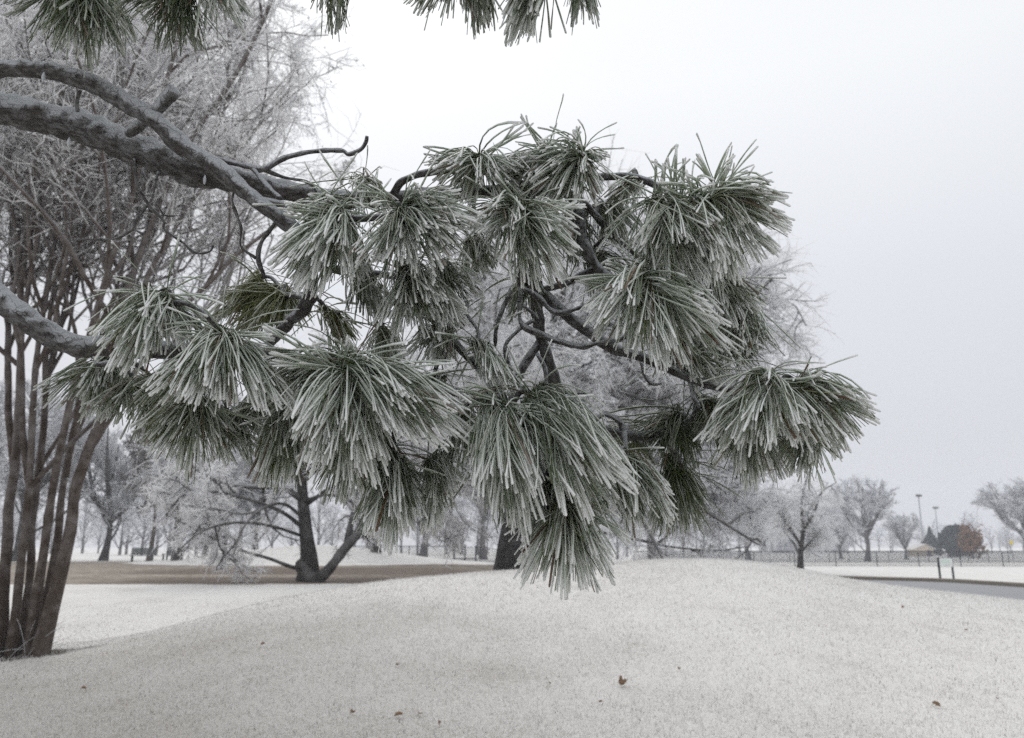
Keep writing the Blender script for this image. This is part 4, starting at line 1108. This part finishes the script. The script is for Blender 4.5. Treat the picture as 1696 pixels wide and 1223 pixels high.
# upper limb, above the frame, that carries the tufts along the top edge
LU = limb('limb', [(-160, -190, 1.85, 22), (100, -90, 1.72, 18), (330, -80, 1.68, 15), (560, -95, 1.66, 12), (760, -110, 1.64, 10), (900, -90, 1.62, 8), (1010, -75, 1.60, 5)],
          [(tx, ty, 3.05, 0.05), (tx + 0.6, ty - 0.15, 3.05, 0.042)], 0.8, None, 7, 14)

def tuft(c, depth, tips, n, hue=0.15, fr=1.0, spikes=(), toward=0.6, thick=1.0, seed=0, name='needle_tuft', base_len=None):
    """needles fanning from shoot tip c (photo px) towards a line of tip positions (photo px)"""
    rng = np.random.default_rng(1000 + seed)
    n = int(n * 1.3)
    mpp = depth / FPX
    tips = np.array(tips, float); c = np.array(c, float)
    seg = np.linalg.norm(np.diff(tips, axis=0), axis=1); cum = np.r_[0, np.cumsum(seg)]
    C = P(c[0], c[1], depth)
    back = norm(np.array([rng.normal(0, .45), 0.55, 0.15 + 0.35 * rng.random()]))
    maxlen = np.percentile(np.linalg.norm(tips - c, axis=1), 80) * mpp
    Lm = max(base_len or 0.165, maxlen * 1.05)
    def fan(n, lo, hi, pw, shootlen, stray):
        ncl = max(7, n // 6)
        s = rng.uniform(0, cum[-1], ncl)
        tip2 = np.c_[np.interp(s, cum, tips[:, 0]), np.interp(s, cum, tips[:, 1])]
        fac = hi - (hi - lo) * rng.random(ncl) ** pw
        cid = rng.integers(0, ncl, n)
        tip2 = c + (tip2 - c) * fac[:, None]
        tip2 = tip2[cid] + rng.normal(0, 5.0, (n, 2))
        tip2 = c + (tip2 - c) * (1 + 0.06 * rng.normal(size=n))[:, None]
        pl = np.linalg.norm(tip2 - c, axis=1) * mpp
        dmax = np.sqrt(np.maximum(Lm ** 2 - pl ** 2, (0.25 * Lm) ** 2))
        zc = rng.uniform(-(1 - toward), toward, ncl)[cid] * 1.7 + rng.normal(0, 0.12, n)
        tip = P(tip2[:, 0], tip2[:, 1], depth * np.ones(n)) - FW * (np.clip(zc, -0.95, 0.95) * dmax)[:, None]
        st = C + back * (rng.random((n, 1)) ** 1.2 * shootlen) + rng.normal(0, 0.004, (n, 3))
        # loose needles that stand off in any direction
        k = int(n * stray)
        if k:
            dv = rng.normal(size=(k, 3)); dv[:, 2] = dv[:, 2] * 0.7 - 0.05
            tip[:k] = st[:k] + norm(dv) * min(Lm, 0.17) * rng.uniform(0.5, 0.9, (k, 1)) - np.array([0, 0, 1]) * (0.17 * rng.uniform(0.0, 0.2, (k, 1)))
        L = np.linalg.norm(tip - st, axis=1); out = tip - st
        hor = out.copy(); hor[:, 2] = 0
        horl = np.linalg.norm(hor, axis=1) / L
        arch = (0.03 + 0.26 * horl) * rng.uniform(-0.1, 1.3, n)
        ph = rng.uniform(0, 6.283, n)
        swirl = np.stack([np.cos(ph), np.sin(ph), np.zeros(n)], -1) * rng.uniform(0.02, 0.20, (n, 1))
        c1 = st + out * 0.33 + (np.array([0, 0, 1.0]) * arch[:, None] + swirl) * L[:, None] * 0.9
        c2 = st + out * 0.72 + np.array([0, 0, 1.0]) * (arch * 0.45 * L)[:, None] + swirl * L[:, None] * rng.uniform(-0.4, 0.6, (n, 1))
        return st, c1, c2, tip
    def bez(st, c1, c2, tip, K):
        u = np.linspace(0, 1, K)[None, :, None]
        return (1 - u) ** 3 * st[:, None] + 3 * (1 - u) ** 2 * u * c1[:, None] + 3 * (1 - u) * u ** 2 * c2[:, None] + u ** 3 * tip[:, None]
    st, c1, c2, tip = fan(n, 0.42, 0.985, 1.35, 0.085, 0.08)
    for k, (x, y) in enumerate(spikes):
        for rp in range(4):
            i = n - 1 - (k * 4 + rp) % n
            tip[i] = P(x + rng.normal(0, 4), y + rng.normal(0, 4), depth - rng.uniform(-0.03, 0.05))
            o_ = tip[i] - st[i]; bend = rng.normal(0, 0.012, 3)
            c1[i] = st[i] + o_ * 0.33 + bend; c2[i] = st[i] + o_ * 0.7 + bend
    K, S_ = 7, 3
    pth = bez(st, c1, c2, tip, K)
    end = pth[:, -1] + norm(pth[:, -1] - pth[:, -2]) * 0.0022
    pth = np.concatenate([pth, end[:, None]], 1)
    iced = rng.random(n) < (0.88 * min(fr, 1.0) + 0.04)
    iced[:int(n * 0.08)] |= fr > 0.6
    if len(spikes): iced[-4 * len(spikes):] = True
    prof = np.interp(np.linspace(0, 1, K), [0, .15, .5, .85, 1], [0.0009, 0.0012, 0.0017, 0.0021, 0.0022])
    thin = np.interp(np.linspace(0, 1, K), [0, .5, 1], [0.0008, 0.0010, 0.0009])
    rad = np.where(iced[:, None], prof[None] * rng.uniform(0.6, 1.25, (n, 1)) * thick, thin[None] * rng.uniform(0.8, 1.2, (n, 1)))
    if len(spikes): rad[-4 * len(spikes):] = np.maximum(rad[-4 * len(spikes):], 0.0017) * 1.25
    rad = rad * (1 + 0.16 * rng.normal(size=(n, K))).clip(0.55, 1.6)
    rad = np.concatenate([rad, rad[:, -1:] * 0.45], 1)
    v, q = tubes(pth - TRUNK, rad, S_)
    t = np.broadcast_to(np.r_[np.linspace(0, 1, K), 1.0][None, :, None], (n, K + 1, S_)).reshape(-1)
    hu1 = np.clip(hue + 0.16 * rng.normal(size=n), 0, 0.92); dead = rng.random(n) < 0.03; hu1[dead] = 1.0; iced[dead & (np.arange(n) < n - 4 * len(spikes))] = False
    hu = np.repeat(hu1, (K + 1) * S_)
    fa = np.repeat(np.where(iced, np.clip(fr * rng.uniform(0.7, 1.1, n), 0, 1), 0.22 * rng.random(n)), (K + 1) * S_)
    iN = np.arange(n) * (K + 1) * S_ + K * S_
    cap = np.stack([iN + k for k in range(S_)], -1)
    # inner green needles that the ice has not reached
    m = int(n * 0.5); K2 = 5
    p2 = bez(*fan(m, 0.34, 0.86, 1.0, 0.10, 0.0), K2)
    r2 = np.tile(np.linspace(0.0010, 0.0008, K2), (m, 1)) * rng.uniform(0.8, 1.3, (m, 1))
    v2, q2 = tubes(p2 - TRUNK, r2, 3)
    q = np.vstack([q, q2 + len(v)]); v = np.vstack([v, v2])
    t = np.r_[t, np.repeat(np.tile(np.linspace(0, 0.8, K2), m), 3)]
    hu2 = np.clip(hue * 0.9 + 0.15 * rng.normal(size=m), 0, 0.92); hu2[rng.random(m) < 0.06] = 1.0
    hu = np.r_[hu, np.repeat(hu2, K2 * 3)]
    fa = np.r_[fa, np.repeat(fr * 0.65 * rng.random(m), K2 * 3)]
    me = mk_mesh(name, v, [q, cap], M_NEEDLE, {'t': t, 'fr': fa, 'hue': hu})
    # owner: limb or branch nearest to the shoot
    best, bo, bp = 1e9, None, None
    for o, path in SKEL:
        dd = np.linalg.norm(path - (C + back * 0.05), axis=1); k = int(np.argmin(dd))
        if dd[k] < best: best, bo, bp = dd[k], o, path[k]
    top = bo
    while top.parent is not None and top.parent is not pine: top = top.parent
    o = link(name, me, top); o['kind'] = 'stuff'
    # the shoot that ties the tuft to its branch
    e = C - back * 0.004; m1 = bp * 0.5 + e * 0.5 + np.array([0, 0, 0.02]) + back * 0.02
    pp = np.array([bp, m1, C + back * 0.045, e])
    if best > 0.004:
        so, _, _ = limb_mesh('shoot', pp, np.array([0.0055, 0.005, 0.0048, 0.003]), 8, 20, 0.5, top, seed)
    return o

TUFTS = [
    # centre, depth, tip line, needles, hue, frost, spikes, toward
    ((800, 268), 1.66, [(716, 254), (700, 285), (728, 318), (770, 332), (815, 338), (855, 332), (885, 305), (868, 282)], 170, .25, 1, [(862, 202), (878, 208), (705, 245), (722, 262)], .5),
    ((905, 258), 1.70, [(832, 245), (828, 285), (868, 318), (905, 326), (945, 318), (960, 285), (962, 258)], 150, .15, 1, [(868, 196), (905, 232)], .5),
    ((962, 262), 1.64, [(858, 262), (880, 318), (915, 342), (955, 352), (990, 336), (1005, 300), (1000, 275)], 170, .3, 1, [(957, 208), (953, 216), (1003, 262)], .55),
    ((875, 348), 1.54, [(742, 336), (775, 385), (812, 412), (838, 468), (872, 486), (912, 478), (945, 466), (958, 420), (962, 372)], 240, .2, 1, [(960, 340), (968, 345)], .6),
    ((662, 352), 1.48, [(600, 440), (622, 466), (650, 468), (700, 462), (735, 455), (778, 430), (800, 385), (790, 350), (758, 318)], 280, .12, 1, [(735, 325), (760, 318)], .75),
    ((573, 362), 1.52, [(458, 420), (462, 455), (500, 490), (535, 488), (570, 485), (602, 478), (606, 445)], 240, .25, 1, [(470, 350), (478, 336), (540, 330)], .65),
    ((540, 345), 1.60, [(470, 338), (480, 365), (510, 380), (560, 378), (600, 352), (590, 330)], 70, .1, 1, [(512, 322), (525, 330)], .5),
    ((690, 455), 1.58, [(618, 530), (640, 555), (668, 566), (702, 560), (740, 548), (775, 545), (772, 500)], 220, .12, 1, [], .6),
    ((735, 452), 1.64, [(700, 520), (735, 552), (772, 540), (790, 490), (800, 455)], 120, .12, 1, [], .5),
    ((770, 400), 1.78, [(760, 455), (790, 470), (815, 455), (830, 430), (820, 395)], 110, .35, .7, [], .4),
    ((623, 300), 1.76, [(590, 330), (598, 355), (618, 360), (640, 350), (652, 330)], 60, .5, .95, [], .5),
    ((480, 490), 1.84, [(352, 480), (358, 520), (385, 555), (430, 560), (470, 556), (495, 530)], 190, .85, .45, [], .4),
    ((430, 470), 1.88, [(345, 500), (360, 540), (400, 560), (440, 545)], 110, .8, .5, [], .4),
    ((716, 545), 1.66, [(668, 580), (690, 600), (720, 606), (750, 596), (756, 570)], 130, .55, .95, [], .5),
    ((640, 552), 1.78, [(590, 585), (610, 610), (640, 618), (680, 605)], 90, .6, .7, [], .5),
    ((560, 520), 1.84, [(520, 555), (545, 590), (580, 592), (610, 570)], 90, .7, .6, [], .4),
    ((1128, 338), 1.56, [(1024, 408), (1045, 440), (1080, 475), (1110, 482), (1150, 478), (1185, 462), (1165, 420)], 260, .25, 1, [(1119, 241), (1084, 270), (1100, 268), (1135, 262)], .65),
    ((1170, 335), 1.54, [(1150, 470), (1190, 470), (1225, 462), (1252, 442), (1285, 412), (1298, 378), (1296, 350), (1275, 322)], 340, .45, 1, [(1205, 242), (1215, 258), (1212, 275), (1240, 285), (1262, 312), (1282, 330), (1150, 262)], .6),
    ((1145, 330), 1.50, [(1090, 380), (1110, 400), (1145, 440), (1172, 435), (1180, 455), (1200, 400)], 45, .1, 1, [(1130, 290), (1180, 300), (1095, 300)], .8),
    ((1020, 345), 1.78, [(990, 390), (1010, 420), (1040, 425), (1062, 390)], 80, .3, .8, [], .4),
    ((1035, 300), 1.72, [(1000, 330), (1020, 350), (1055, 340), (1075, 318)], 55, .3, 1, [], .4),
    ((1047, 474), 1.52, [(950, 500), (956, 535), (985, 560), (1030, 590), (1062, 605), (1100, 608), (1150, 610), (1205, 612), (1222, 575), (1185, 530), (1182, 492)], 310, .25, 1, [(948, 458), (955, 462), (1000, 440), (1045, 452)], .65),
    ((1190, 470), 1.74, [(1160, 520), (1180, 540), (1210, 540), (1245, 520), (1265, 494)], 170, .2, .95, [], .5),
    ((1215, 525), 1.76, [(1180, 575), (1210, 595), (1240, 600), (1262, 585), (1258, 550)], 150, .2, .95, [], .5),
    ((1150, 600), 1.70, [(1100, 612), (1120, 640), (1160, 650), (1200, 640), (1225, 618)], 100, .3, .9, [], .5),
    ((282, 496), 1.54, [(140, 556), (165, 600), (195, 622), (232, 610), (270, 590), (305, 580), (332, 556)], 230, .2, 1, [(150, 552), (345, 520)], .55),
    ((382, 566), 1.48, [(256, 640), (268, 660), (300, 674), (335, 680), (367, 678), (400, 668), (425, 660), (455, 676), (486, 682), (478, 640)], 300, .18, 1, [(290, 548), (455, 560)], .7),
    ((160, 604), 1.86, [(88, 640), (95, 690), (118, 712), (150, 690), (185, 665), (212, 640)], 200, .12, .7, [], .4),
    ((205, 640), 1.84, [(160, 680), (185, 705), (215, 690), (235, 665)], 110, .1, .6, [], .4),
    ((330, 672), 1.62, [(248, 700), (270, 745), (300, 788), (340, 792), (378, 768), (392, 730)], 220, .35, .75, [], .5),
    ((400, 690), 1.72, [(370, 740), (390, 770), (420, 765), (440, 730)], 90, .3, .6, [], .4),
    ((478, 690), 1.64, [(410, 780), (435, 806), (465, 812), (500, 802), (520, 760)], 190, .3, .8, [], .5),
    ((566, 622), 1.46, [(500, 716), (520, 752), (555, 790), (590, 806), (622, 806), (645, 782), (640, 730)], 320, .10, 1, [(438, 545), (450, 585), (448, 605), (520, 570), (575, 560)], .65),
    ((520, 610), 1.56, [(410, 590), (440, 640), (470, 700), (505, 740), (540, 720)], 150, .2, .9, [(430, 575)], .5),
    ((612, 616), 1.44, [(640, 700), (680, 720), (716, 735), (752, 735), (782, 715), (786, 690), (760, 665)], 270, .12, 1, [(592, 692), (630, 700), (655, 600), (670, 578), (750, 602)], .75),
    ((600, 700), 1.60, [(540, 800), (575, 838), (610, 845), (650, 830), (690, 800)], 200, .2, .9, [], .5),
    ((655, 775), 1.54, [(588, 862), (610, 890), (645, 905), (672, 890), (700, 850), (708, 830)], 250, .2, 1, [], .6),
    ((706, 768), 1.60, [(690, 850), (715, 876), (738, 870), (755, 838), (762, 800)], 180, .3, .95, [], .55),
    ((800, 572), 1.56, [(795, 625), (820, 660), (842, 668), (862, 668), (850, 620)], 80, .15, 1, [(770, 585)], .6),
    ((846, 678), 1.44, [(752, 770), (775, 800), (815, 850), (845, 880), (868, 886), (890, 850), (905, 800)], 260, .10, 1, [(760, 640), (770, 655), (790, 765), (960, 702), (938, 770)], .65),
    ((868, 672), 1.46, [(925, 830), (975, 868), (1008, 870), (1034, 858), (1040, 830), (1052, 812), (1030, 755), (1005, 730)], 330, .08, 1, [(1052, 814), (1050, 810)], .55),
    ((932, 846), 1.48, [(846, 930), (872, 953), (900, 965), (935, 974), (960, 974), (990, 956), (1010, 932), (1005, 895)], 290, .35, 1, [(1040, 890), (1045, 896)], .6),
    ((890, 800), 1.56, [(850, 870), (870, 900), (905, 905), (940, 880)], 120, .15, .9, [], .5),
    ((1052, 765), 1.56, [(1010, 870), (1032, 882), (1060, 882), (1090, 850), (1108, 838), (1112, 805)], 150, .15, 1, [(1002, 758), (1008, 772)], .6),
    ((1130, 706), 1.80, [(1040, 705), (1062, 750), (1100, 780), (1135, 786), (1165, 770), (1175, 730)], 230, .10, .35, [(1040, 700), (1010, 690)], .4),
    ((1060, 722), 1.84, [(1010, 740), (1030, 770), (1060, 775), (1085, 750)], 80, .5, .4, [], .4),
    ((1133, 786), 1.80, [(1075, 870), (1100, 885), (1140, 890), (1165, 870), (1175, 820)], 230, .2, .5, [], .4),
    ((1289, 636), 1.48, [(1145, 722), (1175, 742), (1205, 752), (1250, 735), (1290, 740), (1320, 735), (1345, 742)], 280, .2, 1, [(1360, 621), (1352, 625), (1180, 690), (1272, 618)], .65),
    ((1312, 640), 1.50, [(1335, 738), (1374, 746), (1400, 740), (1418, 715), (1430, 692), (1416, 668), (1385, 650)], 330, .35, 1, [(1355, 628)], .55),
    ((1240, 700), 1.64, [(1190, 780), (1215, 805), (1245, 812), (1280, 790), (1300, 760)], 190, .25, .85, [], .5),
    ((1322, 715), 1.60, [(1285, 775), (1302, 795), (1330, 790), (1362, 776), (1375, 745)], 160, .3, .9, [], .5),
    ((1190, 670), 1.76, [(1150, 730), (1180, 770), (1215, 775), (1240, 740)], 130, .2, .6, [], .4),
    # darker tufts deeper in the bough
    ((440, 640), 1.78, [(390, 690), (420, 730), (460, 735), (500, 700)], 120, .25, .55, [], .4),
    ((300, 610), 1.74, [(240, 660), (270, 700), (320, 705), (350, 670)], 120, .25, .55, [], .4),
    ((240, 650), 1.80, [(210, 700), (240, 730), (280, 725), (300, 690)], 90, .3, .5, [], .4),
    ((690, 630), 1.72, [(640, 700), (690, 720), (740, 700), (760, 650), (750, 620)], 140, .2, .7, [], .4),
    ((560, 730), 1.76, [(500, 790), (540, 820), (590, 830), (620, 790)], 120, .3, .6, [], .4),
    ((760, 690), 1.74, [(720, 760), (760, 790), (800, 780), (810, 730)], 110, .2, .7, [], .4),
    ((600, 440), 1.74, [(560, 500), (590, 530), (630, 540), (650, 490)], 110, .2, .6, [], .4),
    ((1000, 420), 1.86, [(960, 460), (990, 490), (1030, 480), (1050, 440)], 110, .15, .35, [], .4),
    ((1100, 430), 1.84, [(1040, 470), (1080, 510), (1130, 510), (1160, 470)], 120, .2, .4, [], .4),
    ((940, 350), 1.82, [(920, 400), (950, 440), (985, 420), (1000, 380)], 100, .15, .45, [], .4),
    ((850, 300), 1.80, [(810, 345), (850, 370), (890, 350)], 80, .2, .6, [], .4),
    ((1120, 560), 1.82, [(1080, 610), (1120, 640), (1170, 620), (1180, 580)], 100, .2, .5, [], .4),
    ((870, 470), 1.84, [(820, 500), (850, 540), (890, 530), (905, 490)], 60, .2, .5, [], .4),
    ((1220, 560), 1.84, [(1190, 610), (1225, 625), (1250, 600), (1255, 570)], 100, .2, .7, [], .4),
    ((840, 770), 1.66, [(790, 830), (830, 870), (870, 870), (900, 830)], 130, .15, .7, [], .4),
    ((960, 780), 1.64, [(930, 850), (970, 880), (1010, 860), (1030, 820)], 130, .12, .6, [], .4),
    # top edge
    ((105, -35), 1.60, [(22, 20), (45, 66), (90, 85), (140, 112), (170, 105), (205, 68), (218, 20)], 260, .15, .55, [], .5),
    ((265, -25), 1.62, [(232, 52), (248, 74), (280, 76), (310, 55), (330, 25)], 190, .12, .35, [], .5),
    ((355, -50), 1.60, [(318, 10), (350, 22), (385, 20), (400, -5)], 120, .1, .9, [], .5),
    ((535, -60), 1.62, [(512, 10), (530, 25), (552, 26), (560, 5)], 120, .15, .6, [], .5),
    ((760, -75), 1.62, [(640, -8), (690, 4), (740, 10), (775, 18), (800, 5)], 150, .15, .7, [], .5),
    ((800, -60), 1.62, [(768, 15), (785, 35), (805, 36), (820, 10)], 130, .15, .6, [], .5),
    ((868, -55), 1.56, [(820, 58), (840, 72), (862, 74), (886, 58), (888, 25)], 200, .15, .85, [], .6),
    ((960, -70), 1.60, [(935, 2), (950, 12), (970, 10), (1000, 10), (1014, 2)], 140, .15, .7, [], .5),
]
for k, (c, d, tips, n, hue, fr, sp, tw) in enumerate(TUFTS):
    tuft(c, d, tips, n, hue, fr, sp, tw, seed=k)

# higher whorls of the same pine, above and left of the frame: they shade the bough and the lawn below
def build_canopy():
    rng = np.random.default_rng(404)
    src = [o for o in scene.objects if o.name.startswith('needle_tuft')][:6]
    ctr = [np.array([*P(*TUFTS[k][0], TUFTS[k][1])]) - TRUNK for k in range(6)]
    for k in range(16):
        z = 4.0 + 4.6 * k / 15 ; a = k * 2.4
        d = np.array([math.cos(a), math.sin(a), 0.0])
        Ln = (2.9 - 1.3 * k / 15) * rng.uniform(0.8, 1.1)
        if d[1] > 0.2 and d[0] > 0: Ln *= 0.75
        p0 = TRUNK + np.array([0, 0, z])
        pts = np.array([p0, p0 + d * Ln * 0.35 + [0, 0, 0.25], p0 + d * Ln * 0.7 + [0, 0, 0.3], p0 + d * Ln + [0, 0, 0.05]])
        o, path, rd = limb_mesh('limb', pts, np.array([0.05, 0.038, 0.026, 0.01]), 8, 30, 0.6, pine, 300 + k)
        for j in range(9):
            i = rng.integers(0, 6); q = path[int((0.3 + 0.7 * rng.random()) * 29)] + rng.normal(0, 0.22, 3) * [1, 1, 0.6]
            c = src[i].copy(); scene.collection.objects.link(c); c.parent = o
            sc = rng.uniform(1.3, 1.9); rz = rng.uniform(0, 6.28)
            ct = ctr[i] * sc; ct = np.array([ct[0] * math.cos(rz) - ct[1] * math.sin(rz), ct[0] * math.sin(rz) + ct[1] * math.cos(rz), ct[2]])
            c.scale = (sc, sc, sc); c.rotation_euler = (0, 0, rz); c.location = q - TRUNK - ct
build_canopy()

# ------------------------------------------------------------------ freezing mist
def build_haze():
    m = bpy.data.materials.new('freezing_mist'); m.use_nodes = True
    nt = m.node_tree; nt.nodes.clear()
    out = nt.nodes.new('ShaderNodeOutputMaterial'); v = nt.nodes.new('ShaderNodeVolumePrincipled')
    v.inputs['Color'].default_value = (0.90, 0.93, 1.0, 1); v.inputs['Density'].default_value = HAZE; v.inputs['Anisotropy'].default_value = 0.2
    nt.links.new(v.outputs[0], out.inputs['Volume'])
    me = Boxes().box((0, 165, 13), (440, 420, 30)).mesh('haze', m)
    tag(link('haze', me), 'thin freezing mist greying the far trees', 'haze', None, 'stuff')
HAZE = 0.0012
build_haze()
